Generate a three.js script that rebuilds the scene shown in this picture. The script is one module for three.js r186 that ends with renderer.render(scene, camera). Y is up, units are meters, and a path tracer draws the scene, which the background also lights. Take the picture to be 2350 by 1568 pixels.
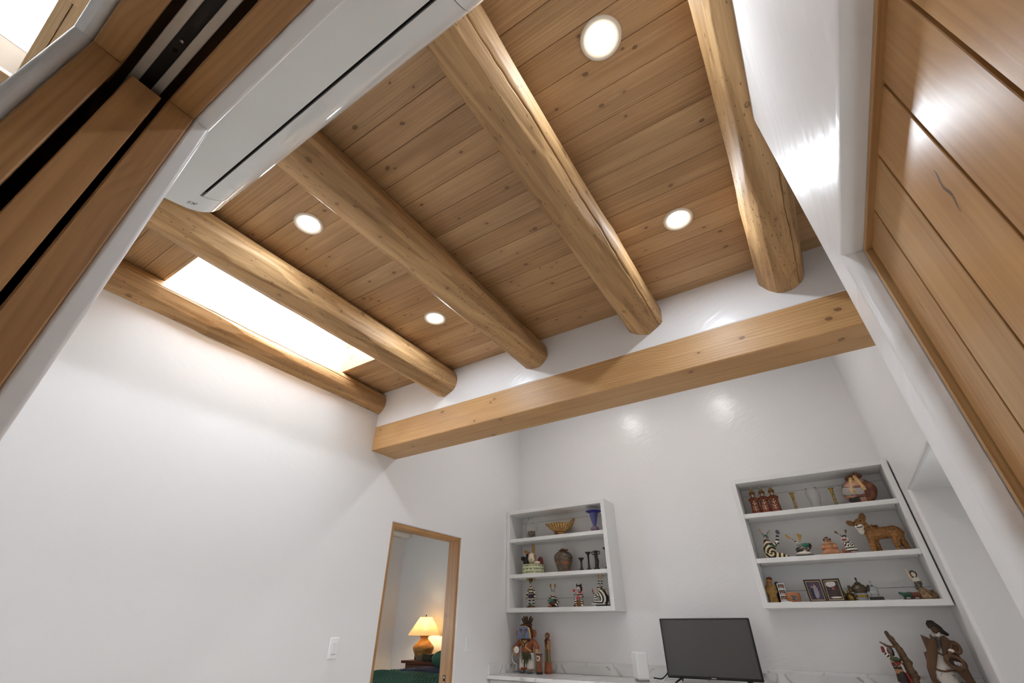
import * as THREE from 'three';
import { mergeGeometries, mergeVertices } from 'three/addons/utils/BufferGeometryUtils.js';
import { ConvexGeometry } from 'three/addons/geometries/ConvexGeometry.js';
import { MarchingCubes } from 'three/addons/objects/MarchingCubes.js';
import { RectAreaLightUniformsLib } from 'three/addons/lights/RectAreaLightUniformsLib.js';
RectAreaLightUniformsLib.init();

// ------------------------------------------------------------------ camera, sky, exposure
const EYE = 1.29;                               // camera height above the floor
const Y = (r) => r + EYE;                       // heights measured from the camera
const scene = new THREE.Scene();
const renderer = new THREE.WebGLRenderer();
renderer.toneMapping = THREE.LinearToneMapping;
renderer.toneMappingExposure = 3.55;
renderer.shadowMap.enabled = true;
const camera = new THREE.PerspectiveCamera(2 * Math.atan(784 / 1005.56) * 180 / Math.PI, 2350 / 1568, 0.02, 200);
{
  const yaw = -0.569224, pitch = 0.581918, roll = 0.003659;
  const f = new THREE.Vector3(Math.sin(yaw) * Math.cos(pitch), Math.sin(pitch), -Math.cos(yaw) * Math.cos(pitch));
  const r0 = new THREE.Vector3(Math.cos(yaw), 0, Math.sin(yaw)), u0 = new THREE.Vector3().crossVectors(r0, f);
  const r = r0.clone().multiplyScalar(Math.cos(roll)).addScaledVector(u0, Math.sin(roll));
  const u = u0.clone().multiplyScalar(Math.cos(roll)).addScaledVector(r0, -Math.sin(roll));
  camera.position.set(0, EYE, 0);
  camera.quaternion.setFromRotationMatrix(new THREE.Matrix4().makeBasis(r, u, f.clone().negate()));
}
scene.background = new THREE.Color(0.82, 0.92, 1.0);   // even overcast daylight, seen through the skylights
scene.backgroundIntensity = 7.6;
const DOWNLIGHT = 94, ALCOVE_LIGHT = 125, LAMP_LIGHT = 0.15;

// ------------------------------------------------------------------ small helpers
function rng(seed) { let s = seed >>> 0; return () => { s = (s + 0x6D2B79F5) >>> 0; let t = s; t = Math.imul(t ^ (t >>> 15), t | 1); t ^= t + Math.imul(t ^ (t >>> 7), t | 61); return ((t ^ (t >>> 14)) >>> 0) / 4294967296; }; }
const clamp = (x, a = 0, b = 1) => Math.min(b, Math.max(a, x));
const mix = (a, b, t) => a + (b - a) * t;
const smooth = (a, b, x) => { const t = clamp((x - a) / (b - a)); return t * t * (3 - 2 * t); };
const HASH = (() => { const r = rng(77), a = new Float32Array(65536); for (let i = 0; i < 65536; i++) a[i] = r(); return a; })();
function noise(x, y, s = 0) {                    // value noise in 0..1
  const xi = Math.floor(x), yi = Math.floor(y), fx = x - xi, fy = y - yi;
  const u = fx * fx * (3 - 2 * fx), v = fy * fy * (3 - 2 * fy), o = s * 7919;
  const h = (a, b) => HASH[(Math.imul(a, 374761393) + Math.imul(b, 668265263) + Math.imul(o, 2246822519) >>> 7) & 65535];
  return (h(xi, yi) * (1 - u) + h(xi + 1, yi) * u) * (1 - v) + (h(xi, yi + 1) * (1 - u) + h(xi + 1, yi + 1) * u) * v;
}
const used = new Map();
function numbered(n) { const k = used.get(n) ?? 0; used.set(n, k + 1); return k ? `${n}_${String(k).padStart(3, '0')}` : n; }
function shadow(o) { o.castShadow = true; o.receiveShadow = true; return o; }
function part(name, geo, mat, parent) { const m = shadow(new THREE.Mesh(Array.isArray(geo) ? join(geo) : geo, mat)); m.name = name; parent.add(m); return m; }
function thing(name, label, category, [x, y, z] = [0, 0, 0], group) {
  const o = new THREE.Group(); o.name = numbered(name); o.position.set(x, y, z); scene.add(o);
  o.userData = { label, category }; if (group) o.userData.group = group; return o;
}
function solo(name, geo, mat, label, category, group, kind) {
  const m = part(numbered(name), geo, mat, scene); m.userData = { label, category };
  if (group) m.userData.group = group; if (kind) m.userData.kind = kind; return m;
}
function struct(name, label, category) { const o = new THREE.Group(); o.name = name; scene.add(o); o.userData = { kind: 'structure', label, category }; return o; }
function structMesh(name, geo, mat, label, category) { return solo(name, geo, mat, label, category, null, 'structure'); }
function join(list) {
  const all = list.map((g) => { const n = g.index ? g.toNonIndexed() : g.clone(); for (const k of Object.keys(n.attributes)) if (!['position', 'normal', 'uv', 'color'].includes(k)) n.deleteAttribute(k); if (!n.attributes.uv) n.setAttribute('uv', new THREE.BufferAttribute(new Float32Array(n.attributes.position.count * 2), 2)); return n; });
  const hasC = all.some((g) => g.attributes.color);
  if (hasC) for (const g of all) if (!g.attributes.color) g.setAttribute('color', new THREE.BufferAttribute(new Float32Array(g.attributes.position.count * 3).fill(1), 3));
  return mergeGeometries(all);
}
function bx(x0, x1, y0, y1, z0, z1) { const g = new THREE.BoxGeometry(x1 - x0, y1 - y0, z1 - z0); g.translate((x0 + x1) / 2, (y0 + y1) / 2, (z0 + z1) / 2); return metres(g); }
function chamfer(x0, x1, y0, y1, z0, z1, c = 0.003) {
  const pts = [];
  for (const x of [x0, x1]) for (const y of [y0, y1]) for (const z of [z0, z1]) {
    const sx = x === x0 ? c : -c, sy = y === y0 ? c : -c, sz = z === z0 ? c : -c;
    pts.push(new THREE.Vector3(x, y + sy, z + sz), new THREE.Vector3(x + sx, y, z + sz), new THREE.Vector3(x + sx, y + sy, z));
  }
  return metres(new ConvexGeometry(pts));
}
function metres(g) {                              // uv in metres from the side each face looks to
  if (g.index) g = g.toNonIndexed();
  const p = g.attributes.position, uv = new Float32Array(p.count * 2), a = new THREE.Vector3(), b = new THREE.Vector3(), c = new THREE.Vector3();
  for (let i = 0; i < p.count; i += 3) {
    a.fromBufferAttribute(p, i); b.fromBufferAttribute(p, i + 1).sub(a); c.fromBufferAttribute(p, i + 2).sub(a); b.cross(c);
    const nx = Math.abs(b.x), ny = Math.abs(b.y), nz = Math.abs(b.z);
    for (let k = 0; k < 3; k++) {
      const x = p.getX(i + k), y = p.getY(i + k), z = p.getZ(i + k);
      const [u, v] = nx >= ny && nx >= nz ? [z, y] : ny >= nz ? [x, z] : [x, y];
      uv[(i + k) * 2] = u; uv[(i + k) * 2 + 1] = v;
    }
  }
  g.setAttribute('uv', new THREE.BufferAttribute(uv, 2)); return g;
}
// uv for a board: u runs along axis L, v across axis W inside one row of an atlas
function boardUV(g, L, W, row, rows, texLen, uoff) {
  g.computeBoundingBox(); const lo = g.boundingBox.min[W], wid = g.boundingBox.max[W] - lo, p = g.attributes.position, uv = g.attributes.uv;
  const get = (i, k) => k === 'x' ? p.getX(i) : k === 'y' ? p.getY(i) : p.getZ(i);
  for (let i = 0; i < p.count; i++) uv.setXY(i, get(i, L) / texLen + uoff, (row + 0.03 + 0.94 * (get(i, W) - lo) / wid) / rows);
  return g;
}
function lathe(pts, seg = 32) { return new THREE.LatheGeometry(pts.map(([r, y]) => new THREE.Vector2(Math.max(r, 0.0001), y)), seg); }
function splineLathe(pts, seg = 32, n = 40) { const c = new THREE.SplineCurve(pts.map(([r, y]) => new THREE.Vector2(r, y))); return new THREE.LatheGeometry(c.getPoints(n).map((v) => new THREE.Vector2(Math.max(v.x, 0.0001), v.y)), seg); }
function tube(pts, r, seg = 24, rad = 8, closed = false) { return new THREE.TubeGeometry(new THREE.CatmullRomCurve3(pts.map((p) => new THREE.Vector3(...p)), closed), seg, r, rad, closed); }
function ell([x, y, z], [a, b, c], ws = 20, hs = 14) { const g = new THREE.SphereGeometry(1, ws, hs); g.scale(a, b, c); g.computeVertexNormals(); g.translate(x, y, z); return g; }
function cap(a, b, r0, r1 = r0, rings = 12, seg = 12) {   // tapered limb with round ends
  const A = new THREE.Vector3(...a), B = new THREE.Vector3(...b), len = A.distanceTo(B), pts = [];
  for (let i = 0; i <= 4; i++) { const t = i / 4 * Math.PI / 2; pts.push(new THREE.Vector2(Math.max(r0 * Math.sin(t), 1e-5), -r0 * Math.cos(t))); }
  for (let i = 1; i < rings; i++) pts.push(new THREE.Vector2(mix(r0, r1, i / rings), len * i / rings));
  for (let i = 0; i <= 4; i++) { const t = i / 4 * Math.PI / 2; pts.push(new THREE.Vector2(Math.max(r1 * Math.cos(t), 1e-5), len + r1 * Math.sin(t))); }
  const g = new THREE.LatheGeometry(pts, seg);
  g.applyQuaternion(new THREE.Quaternion().setFromUnitVectors(new THREE.Vector3(0, 1, 0), B.clone().sub(A).normalize())); g.translate(...a); return g;
}
function paint(geo, fn) {                        // flat colour per face: painted bands and patches
  const g = geo.index ? geo.toNonIndexed() : geo.clone(), p = g.attributes.position, c = new Float32Array(p.count * 3), col = new THREE.Color();
  for (let i = 0; i < p.count; i += 3) {
    if (fn.smooth) { for (let k = 0; k < 3; k++) { col.set(fn(p.getX(i + k), p.getY(i + k), p.getZ(i + k))); c.set([col.r, col.g, col.b], (i + k) * 3); } continue; }
    const x = (p.getX(i) + p.getX(i + 1) + p.getX(i + 2)) / 3, y = (p.getY(i) + p.getY(i + 1) + p.getY(i + 2)) / 3, z = (p.getZ(i) + p.getZ(i + 1) + p.getZ(i + 2)) / 3;
    col.set(fn(x, y, z)); for (let k = 0; k < 3; k++) c.set([col.r, col.g, col.b], (i + k) * 3);
  }
  g.setAttribute('color', new THREE.BufferAttribute(c, 3)); return g;
}
function blob(bones, k = 0.01, res = 44) {       // one continuous skin over tapered bones [a, b, ra, rb]
  const lo = new THREE.Vector3(1e9, 1e9, 1e9), hi = new THREE.Vector3(-1e9, -1e9, -1e9), v = new THREE.Vector3();
  for (const [a, b, ra, rb] of bones) for (const [q, r] of [[a, ra], [b, rb]]) { lo.min(v.set(q[0] - r, q[1] - r, q[2] - r)); hi.max(v.set(q[0] + r, q[1] + r, q[2] + r)); }
  const c = lo.clone().add(hi).multiplyScalar(0.5), half = Math.max(hi.x - lo.x, hi.y - lo.y, hi.z - lo.z) / 2 * 1.16;
  const mc = new MarchingCubes(res, new THREE.MeshStandardMaterial(), false, false, 60000); mc.isolation = 0;
  const h = res / 2;
  for (let z = 0; z < res; z++) for (let y = 0; y < res; y++) for (let x = 0; x < res; x++) {
    const px = c.x + (x - h) / h * half, py = c.y + (y - h) / h * half, pz = c.z + (z - h) / h * half; let d = 1e9;
    for (const [a, b, ra, rb] of bones) {
      const bx_ = b[0] - a[0], by = b[1] - a[1], bz = b[2] - a[2], L = bx_ * bx_ + by * by + bz * bz;
      const t = L ? clamp(((px - a[0]) * bx_ + (py - a[1]) * by + (pz - a[2]) * bz) / L) : 0;
      const e = Math.hypot(px - a[0] - t * bx_, py - a[1] - t * by, pz - a[2] - t * bz) - mix(ra, rb, t);
      const m = clamp(0.5 + 0.5 * (d - e) / k); d = d > 1e8 ? e : mix(d, e, m) - k * m * (1 - m);
    }
    mc.field[z * res * res + y * res + x] = -d;
  }
  mc.update();
  const g = new THREE.BufferGeometry(), n = mc.count;
  g.setAttribute('position', new THREE.BufferAttribute(mc.positionArray.slice(0, n * 3), 3));
  g.scale(half, half, half); g.translate(c.x, c.y, c.z);
  const w = mergeVertices(g, 1e-5); w.computeVertexNormals(); return w;
}
function rough(g, amp, freq, seed = 1) {          // gentle hand-made unevenness
  const w = g.index ? g : mergeVertices(g, 1e-5), p = w.attributes.position, n = w.attributes.normal;
  for (let i = 0; i < p.count; i++) {
    const x = p.getX(i), y = p.getY(i), z = p.getZ(i), d = (noise(x * freq + z * freq * 0.7, y * freq - z * freq * 0.6, seed) - 0.5) * 2 * amp;
    p.setXYZ(i, x + n.getX(i) * d, y + n.getY(i) * d, z + n.getZ(i) * d);
  }
  w.computeVertexNormals(); return w;
}
function creased(g, angle) {                       // keeps soft curves, splits sharp folds
  const n = g.index ? g.toNonIndexed() : g, p = n.attributes.position, fn = [], map = new Map(), a = new THREE.Vector3(), b = new THREE.Vector3(), c = new THREE.Vector3();
  for (let i = 0; i < p.count; i += 3) { a.fromBufferAttribute(p, i); b.fromBufferAttribute(p, i + 1).sub(a); c.fromBufferAttribute(p, i + 2).sub(a); const f = b.clone().cross(c); fn.push(f); for (let k = 0; k < 3; k++) { const key = [p.getX(i + k), p.getY(i + k), p.getZ(i + k)].map((v) => Math.round(v * 1e5)).join(); (map.get(key) ?? map.set(key, []).get(key)).push(f); } }
  const out = new Float32Array(p.count * 3), lim = Math.cos(angle);
  for (let i = 0; i < p.count; i++) { const f = fn[Math.floor(i / 3)], fu = f.clone().normalize(), s = new THREE.Vector3(); for (const o of map.get([p.getX(i), p.getY(i), p.getZ(i)].map((v) => Math.round(v * 1e5)).join())) if (o.clone().normalize().dot(fu) > lim) s.add(o); s.normalize(); out.set([s.x, s.y, s.z], i * 3); }
  n.setAttribute('normal', new THREE.BufferAttribute(out, 3)); return n;
}
// a wall drawn as an outline (a, y) with openings, given thickness and rounded edges; axis 'x': a is z and it reaches from x1 back to x0; axis 'z': a is x
function wall(axis, from, to, outline, holes = [], r = 0.02, seg = 5) {
  const s = new THREE.Shape(outline.map(([a, b]) => new THREE.Vector2(a, b)));
  for (const h of holes) s.holes.push(new THREE.Path(h.map(([a, b]) => new THREE.Vector2(a, b))));
  const g = new THREE.ExtrudeGeometry(s, { depth: to - from - 2 * r, bevelEnabled: true, bevelThickness: r, bevelSize: r, bevelOffset: -r, bevelSegments: seg, curveSegments: 8, steps: 1 });
  g.translate(0, 0, from + r);
  if (axis === 'x') g.applyMatrix4(new THREE.Matrix4().makeBasis(new THREE.Vector3(0, 0, 1), new THREE.Vector3(0, 1, 0), new THREE.Vector3(-1, 0, 0)));
  return creased(g, 0.5);
}
const rect = (a0, a1, b0, b1) => [[a0, b0], [a1, b0], [a1, b1], [a0, b1]];

// ------------------------------------------------------------------ textures
function dataTex(W, H, fn, srgb = true) {
  const d = new Uint8Array(W * H * 4), o = [0, 0, 0];
  for (let y = 0; y < H; y++) for (let x = 0; x < W; x++) { fn(x, y, o); const i = (y * W + x) * 4; d[i] = clamp(o[0], 0, 255); d[i + 1] = clamp(o[1], 0, 255); d[i + 2] = clamp(o[2], 0, 255); d[i + 3] = 255; }
  const t = new THREE.DataTexture(d, W, H); t.magFilter = THREE.LinearFilter; t.minFilter = THREE.LinearMipmapLinearFilter; t.generateMipmaps = true;
  t.wrapS = t.wrapT = THREE.RepeatWrapping; if (srgb) t.colorSpace = THREE.SRGBColorSpace; t.needsUpdate = true; return t;
}
const rgb = (h) => [(h >> 16) & 255, (h >> 8) & 255, h & 255];
// rows of boards, each with its own grain, tint and knots; u is the length
function woodAtlas(W, H, rows, len, wid, o) {
  const R = rng(o.seed), rowH = H / rows, L = rgb(o.light), D = rgb(o.dark), K = rgb(o.knot);
  const rowsInfo = [...Array(rows)].map(() => {
    const knots = [], n = Math.round(o.knots * (0.5 + R()));
    for (let i = 0; i < n; i++) knots.push({ u: R() * len, v: wid * (0.12 + 0.76 * R()), r: o.knotR * (0.4 + 0.9 * R() * R() + 0.1), t: R() - 0.5, k: R() });
    return { knots, tint: (R() - 0.5) * o.tint, warm: (R() - 0.5) * o.tint * 0.5, freq: o.freq * (0.6 + 0.9 * R()), s: Math.floor(R() * 900), wav: o.wav * (0.5 + R()), slope: (R() - 0.5) * o.wav };
  });
  return dataTex(W, H, (x, y, out) => {
    const r = Math.min(rows - 1, Math.floor(y / rowH)), q = rowsInfo[r], u = x / W * len, v = (y - r * rowH) / rowH * wid, s = q.s;
    const wrap = (f) => { const uu = u / len, a = f(u), b = f(u - len), t = smooth(0.94, 1, uu); return a * (1 - t) + b * t; };
    let vv = v + wrap((w) => (noise(w * 0.9 + 7, v * 6, s) - 0.5) * q.wav * 0.09 + (noise(w * 3.1, v * 22, s + 1) - 0.5) * q.wav * 0.02 + q.slope * w * 0.004);
    let core = 0, ring = 0, halo = 0, kk = 0;
    for (const k of q.knots) {
      let dx = u - k.u; if (dx > len / 2) dx -= len; if (dx < -len / 2) dx += len;
      if (Math.abs(dx) > k.r * 14) continue;
      const dy = v - k.v - dx * k.t * 0.3, e = Math.exp(-(dx * dx) / (k.r * k.r * 18) - (dy * dy) / (k.r * k.r * 5));
      vv += Math.sign(dy || 1) * k.r * 0.9 * e * (1 - Math.exp(-Math.abs(dy) / (k.r * 0.4)));
      const d = (o.slit ? Math.hypot(dx / (k.r * 2.6), (dy + 0.25 * k.r * Math.sin(dx / k.r * 1.7)) / (k.r * 0.2)) : Math.hypot(dx / (k.r * 1.25), dy / (k.r * 0.8))) * (0.86 + 0.28 * noise(dx * 300 + 50, dy * 300 + 50, s + 3));
      if (d < 1) { core = Math.max(core, 1 - d * 0.55); kk = d; }
      ring = Math.max(ring, Math.exp(-((d - 1) * (d - 1)) * 22)); halo = Math.max(halo, e);
    }
    const g = vv * q.freq, fr = g - Math.floor(g), late = fr < 0.82 ? Math.pow(fr / 0.82, 2.2) : 1 - (fr - 0.82) / 0.18;
    const fib = wrap((w) => noise(w * 14, v * 1100, s + 5) * 0.5 + noise(w * 45, v * 1900, s + 6) * 0.5) - 0.5;
    const streak = wrap((w) => noise(w * 2.4, v * 160, s + 8)) - 0.5, blot = wrap((w) => noise(w * 2.2, v * 9, s + 9) * 0.6 + noise(w * 6, v * 25, s + 10) * 0.4) - 0.5;
    const pit = wrap((w) => noise(w * 60, v * 700, s + 12)) > 0.93 ? o.pits : 0;
    let m = 0.36 + o.ring * (late - 0.4) + o.fib * fib + o.streak * streak + o.blot * blot + q.tint + halo * 0.14 + pit;
    m = clamp(m, -0.2, 1.25);
    const mk = clamp(core * (0.75 + 0.2 * Math.sin(kk * 16)) + ring * 0.55);
    for (let c = 0; c < 3; c++) out[c] = mix(mix(L[c], D[c], m), K[c], mk) * (1 + (c === 0 ? q.warm : c === 2 ? -q.warm : 0) * 0.35);
  });
}
const texPlank = woodAtlas(2048, 2048, 16, 3.4, 0.128, { seed: 11, light: 0xcaa274, dark: 0x916c43, knot: 0x62452d, knots: 9, knotR: 0.0082, tint: 0.26, freq: 70, ring: 0.2, fib: 0.3, streak: 0.34, blot: 0.6, wav: 0.75, pits: 0.08 });
const texBoard = woodAtlas(2048, 1024, 8, 2.2, 0.16, { seed: 23, light: 0xc99c66, dark: 0x95693c, knot: 0x35241a, knots: 0.9, knotR: 0.011, slit: true, tint: 0.16, freq: 24, ring: 0.13, fib: 0.16, streak: 0.26, blot: 0.6, wav: 1.5, pits: 0.06 });
const texJamb = woodAtlas(2048, 512, 8, 2.2, 0.05, { seed: 31, light: 0xc2935f, dark: 0x8f643a, knot: 0x38241a, knots: 1.2, knotR: 0.008, slit: true, tint: 0.14, freq: 40, ring: 0.2, fib: 0.2, streak: 0.28, blot: 0.6, wav: 1.7, pits: 0.05 });
const texBeam = woodAtlas(2048, 1024, 4, 3.8, 0.25, { seed: 47, light: 0xd6aa74, dark: 0xa67848, knot: 0x6a472c, knots: 9, knotR: 0.014, tint: 0.08, freq: 80, ring: 0.3, fib: 0.22, streak: 0.25, blot: 0.4, wav: 0.8, pits: 0.03 });
// peeled log skin: u along the log, v round it
function logTex(seed) {
  const W = 2048, H = 1024, len = 2.7, cir = 0.74, R = rng(seed), L = rgb(0xd0a876), D = rgb(0x946f44), K = rgb(0x553c28), O = rgb(0xb98d60);
  const knots = [...Array(17)].map(() => ({ u: R() * len, v: R() * cir, r: 0.004 + 0.007 * R(), e: 0.7 + 0.9 * R(), w: R() }));
  const dashes = [...Array(1700)].map(() => ({ u: R() * len, v: R() * cir, l: 0.008 + 0.035 * R() * R(), s: (R() - 0.5) * 0.25, a: 0.3 + 0.6 * R() }));
  const patches = [...Array(6)].map(() => ({ u: R() * len, v: R() * cir }));
  const base = new Float32Array(W * H);
  for (const d of dashes) {
    const near = patches.some((p) => Math.abs(p.u - d.u) < 0.5 && Math.abs(p.v - d.v) < 0.11); if (!near && d.a < 0.8) continue;
    const n = Math.ceil(d.l / len * W * 2);
    for (let i = 0; i < n; i++) { const t = i / n, x = Math.floor((d.u + d.l * t) / len * W) % W, y = Math.floor((d.v + d.l * d.s * t + cir) / cir * H) % H; for (let k = 0; k < 6; k++) { const j = ((y + k) % H) * W + x; base[j] = Math.max(base[j], d.a * (1 - Math.abs(2 * t - 1)) * 0.8); } }
  }
  return dataTex(W, H, (x, y, out) => {
    const u = x / W * len, v = y / H * cir, th = v / cir * Math.PI * 2, cx = Math.cos(th) * 2, sx = Math.sin(th) * 2;
    let m = 0.34, dk = 0, wv = 0;
    for (const k of knots) {
      const dx = u - k.u; if (Math.abs(dx) > 0.09) continue; let dy = v - k.v; if (dy > cir / 2) dy -= cir; if (dy < -cir / 2) dy += cir;
      const d = Math.hypot(dx / k.e, dy * (0.8 + 0.4 * k.w)) / k.r * (0.75 + 0.5 * noise(dx * 260 + 40, dy * 260 + 40, seed + 11)); if (d < 1.7) dk = Math.max(dk, (d < 1 ? 0.3 + 0.25 * Math.sin(d * 8 + k.w * 6) : 0) + 0.5 * k.w * Math.exp(-((d - 1.05) * (d - 1.05)) * 14));
      wv += 0.2 * Math.exp(-dx * dx / 0.0012 - dy * dy / 0.00025);
    }
    const big = noise(u * 1.6 + cx, sx * 1.5 + 9, seed) - 0.5, mid = noise(u * 5 + cx * 3, sx * 4 + u, seed + 1) - 0.5, hand = noise(u * 10 + cx * 2, sx * 9 + 3, seed + 2);
    const cut = smooth(0.5, 0.56, noise(u * 3.2 + cx * 1.3, sx * 3 + 30, seed + 7)) - 0.5;
    const wob = v + (noise(u * 2, v * 14, seed + 3) - 0.5) * 0.03, fib = noise(u * 16, wob * 900, seed + 4) - 0.5, gr = noise(u * 3.5, wob * 210, seed + 5) - 0.5;
    m += 0.5 * big + 0.36 * mid + 0.22 * gr + 0.34 * fib + 0.3 * cut + wv + 0.1 * (hand - 0.5);
    const og = clamp((noise(u * 4 + cx, sx * 3 + 70, seed + 6) - 0.45) * 1.5);
    dk = Math.max(dk, base[y * W + x] * 0.95); m = clamp(m, -0.15, 1.2);
    for (let c = 0; c < 3; c++) out[c] = mix(mix(mix(L[c], D[c], m), O[c], og * 0.3), K[c], clamp(dk));
  });
}
const texLogs = [logTex(5), logTex(9)];
const texPlaster = dataTex(1024, 1024, (x, y, o) => {    // trowel relief: long crossing strokes over a soft mottle
  const u = x / 1024, v = y / 1024, P = (f, g, s) => { const a = noise(u * f, v * g, s), b = noise((u - 1) * f, v * g, s), c = noise(u * f, (v - 1) * g, s), d = noise((u - 1) * f, (v - 1) * g, s), tx = smooth(0.85, 1, u), ty = smooth(0.85, 1, v); return (a * (1 - tx) + b * tx) * (1 - ty) + (c * (1 - tx) + d * tx) * ty; };
  const a = P(5, 5, 1) * 0.5 + P(13, 13, 2) * 0.22;
  const s1 = noise((u + v * 0.5) * 14, (v - u * 0.5) * 64, 3), s2 = noise((u - v * 0.8) * 52, (v + u * 0.8) * 11, 4);
  const t = 255 * clamp(a + 0.16 * s1 + 0.12 * s2); o[0] = o[1] = o[2] = t;
}, false);
const texMarble = dataTex(1024, 512, (x, y, o) => {
  const u = x / 1024 * 4, v = y / 512 * 2;
  const w = u + 0.7 * (noise(u * 1.3, v * 1.3, 1) - 0.5) + 0.25 * (noise(u * 5, v * 5, 2) - 0.5), z = v + 0.7 * (noise(u * 1.2 + 40, v * 1.2, 3) - 0.5) + 0.2 * (noise(u * 6, v * 6, 5) - 0.5);
  const l1 = Math.abs(((w * 0.9 + z * 0.55) % 0.8 + 0.8) % 0.8 - 0.4), l2 = Math.abs(((w * 0.5 - z * 1.1) % 1.1 + 1.1) % 1.1 - 0.55);
  const cl = noise(u * 2, v * 2, 6) - 0.5, vein = Math.exp(-l1 * 60) * (0.3 + noise(u * 3, v * 3, 7)) + Math.exp(-l2 * 90) * noise(u * 2, v * 2, 8);
  const b = 232 + cl * 18 - vein * 62; o[0] = b; o[1] = b - 1 - vein * 3; o[2] = b - 3 - vein * 7;
});

// ------------------------------------------------------------------ materials
const std = (color, roughness = 0.6, extra = {}) => new THREE.MeshPhysicalMaterial({ color, roughness, ...extra });
function plasterMat(rep, rough_, bump) { const t = texPlaster.clone(); t.repeat.set(rep, rep); t.needsUpdate = true; return std(0xefedec, rough_, { bumpMap: t, bumpScale: bump }); }
const M = {
  plaster: plasterMat(0.7, 0.4, 0.0016),
  shine: plasterMat(0.9, 0.28, 0.0032),
  trowel: plasterMat(0.5, 0.3, 0.012),
  paint: std(0xe6e5e3, 0.4),
  shelf: std(0xe9e8e6, 0.38),
  plank: std(0xffffff, 0.44, { map: texPlank, bumpMap: texPlank, bumpScale: 0.0012 }),
  board: std(0xffffff, 0.34, { map: texBoard, bumpMap: texBoard, bumpScale: 0.0005 }),
  jamb: std(0xffffff, 0.42, { map: texJamb, bumpMap: texJamb, bumpScale: 0.0006 }),
  beam: std(0xffffff, 0.45, { map: texBeam, bumpMap: texBeam, bumpScale: 0.0016 }),
  logs: texLogs.map((t) => std(0xffffff, 0.58, { vertexColors: true, map: t, bumpMap: t, bumpScale: 0.002 })),
  gap: std(0x8d6b48, 0.9), black: std(0x0c0b0b, 0.55), dark: std(0x2a2420, 0.6),
  alu: std(0xcbbfb0, 0.45, { metalness: 0.2 }), steel: std(0x9a9690, 0.25, { metalness: 1 }), bronze: std(0x2c201a, 0.4, { metalness: 0.7 }),
  ac: std(0xe9e9e6, 0.07, { clearcoat: 0.6, clearcoatRoughness: 0.04 }),
  lens: std(0xffffff, 0.5, { emissive: 0xfff3e2, emissiveIntensity: 6 }), ring: std(0xe8ddcc, 0.35),
  glass: new THREE.MeshPhysicalMaterial({ color: 0xffffff, roughness: 0, transmission: 1, thickness: 0, ior: 1.45 }),
  marble: std(0xffffff, 0.18, { map: texMarble }),
  floor: std(0xe8e2d9, 0.5), roof: std(0x6b5c4e, 0.9), plastic: std(0xececea, 0.3), grey: std(0x8d8b88, 0.5),
};
// ------------------------------------------------------------------ the room shell
const XL = -3.012, XR = 0.27, XA = 0.69, ZB = -2.46, ZBACK = -4.9, CEIL = Y(1.84), ALC = Y(2.55), TOP = Y(2.75);
const ZN = -0.088, ZH = 0.114;                       // room face and hall face of the doorway wall
structMesh('floor', bx(-7.4, 1.3, -0.1, 0, -7.4, 2.9), M.floor, 'plain tan floor under the whole house', 'floor');
// left wall with the bedroom doorway
const DZ0 = -3.775, DZ1 = -2.825, DTOP = Y(0.772);
structMesh('wall_left', wall('x', -XL, -XL + 0.15, [[-5.1, -0.05], [DZ0, -0.05], [DZ0, DTOP], [DZ1, DTOP], [DZ1, -0.05], [0.2, -0.05], [0.2, TOP], [-5.1, TOP]], [], 0.012), M.plaster, 'tall white plaster wall holding the open bedroom doorway', 'wall');
structMesh('wall_back', bx(-3.3, 1.2, -0.05, TOP, ZBACK - 0.2, ZBACK), M.shine, 'glossy white plaster back wall behind the shelves', 'wall');
// the far right wall of the alcove with its deep niche
const NZ0 = -4.40, NZ1 = -3.1, NY0 = Y(-0.6), NY1 = Y(0.873);
const GZ0 = -3.5, GZ1 = -3.2, GY0 = Y(0.1), GY1 = Y(0.45);             // unseen window added in the niche back to light niche and alcove
structMesh('wall_right', wall('x', -1.14, -XA, [[-5.1, -0.05], [-1.2, -0.05], [-1.2, TOP], [-5.1, TOP]], [rect(NZ0, NZ1, NY0, NY1)], 0.03), M.plaster, 'white plaster wall with a deep rounded niche', 'wall');
structMesh('wall_niche', [bx(1.12, 1.3, -0.05, TOP, -5.1, GZ0), bx(1.12, 1.3, -0.05, TOP, GZ1, -1.2), bx(1.12, 1.3, -0.05, GY0, GZ0, GZ1), bx(1.12, 1.3, GY1, TOP, GZ0, GZ1)], M.plaster, 'plaster back of the deep wall niche', 'wall');
{
  const w = struct('window_3', 'small unseen window added at the back of the plaster niche for its light', 'window');
  part('frame', [bx(1.18, 1.24, GY0, GY1, GZ0, GZ0 + 0.05), bx(1.18, 1.24, GY0, GY1, GZ1 - 0.05, GZ1), bx(1.18, 1.24, GY1 - 0.05, GY1, GZ0 + 0.05, GZ1 - 0.05), bx(1.18, 1.24, GY0, GY0 + 0.05, GZ0 + 0.05, GZ1 - 0.05)], M.paint, w);
  part('pane', bx(1.208, 1.212, GY0 + 0.05, GY1 - 0.05, GZ0 + 0.05, GZ1 - 0.05), M.glass, w);
}
structMesh('terrace', bx(1.31, 6, -0.12, -0.02, -6, 2), M.floor, 'pale terrace outside the niche window', 'terrace');
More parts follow.
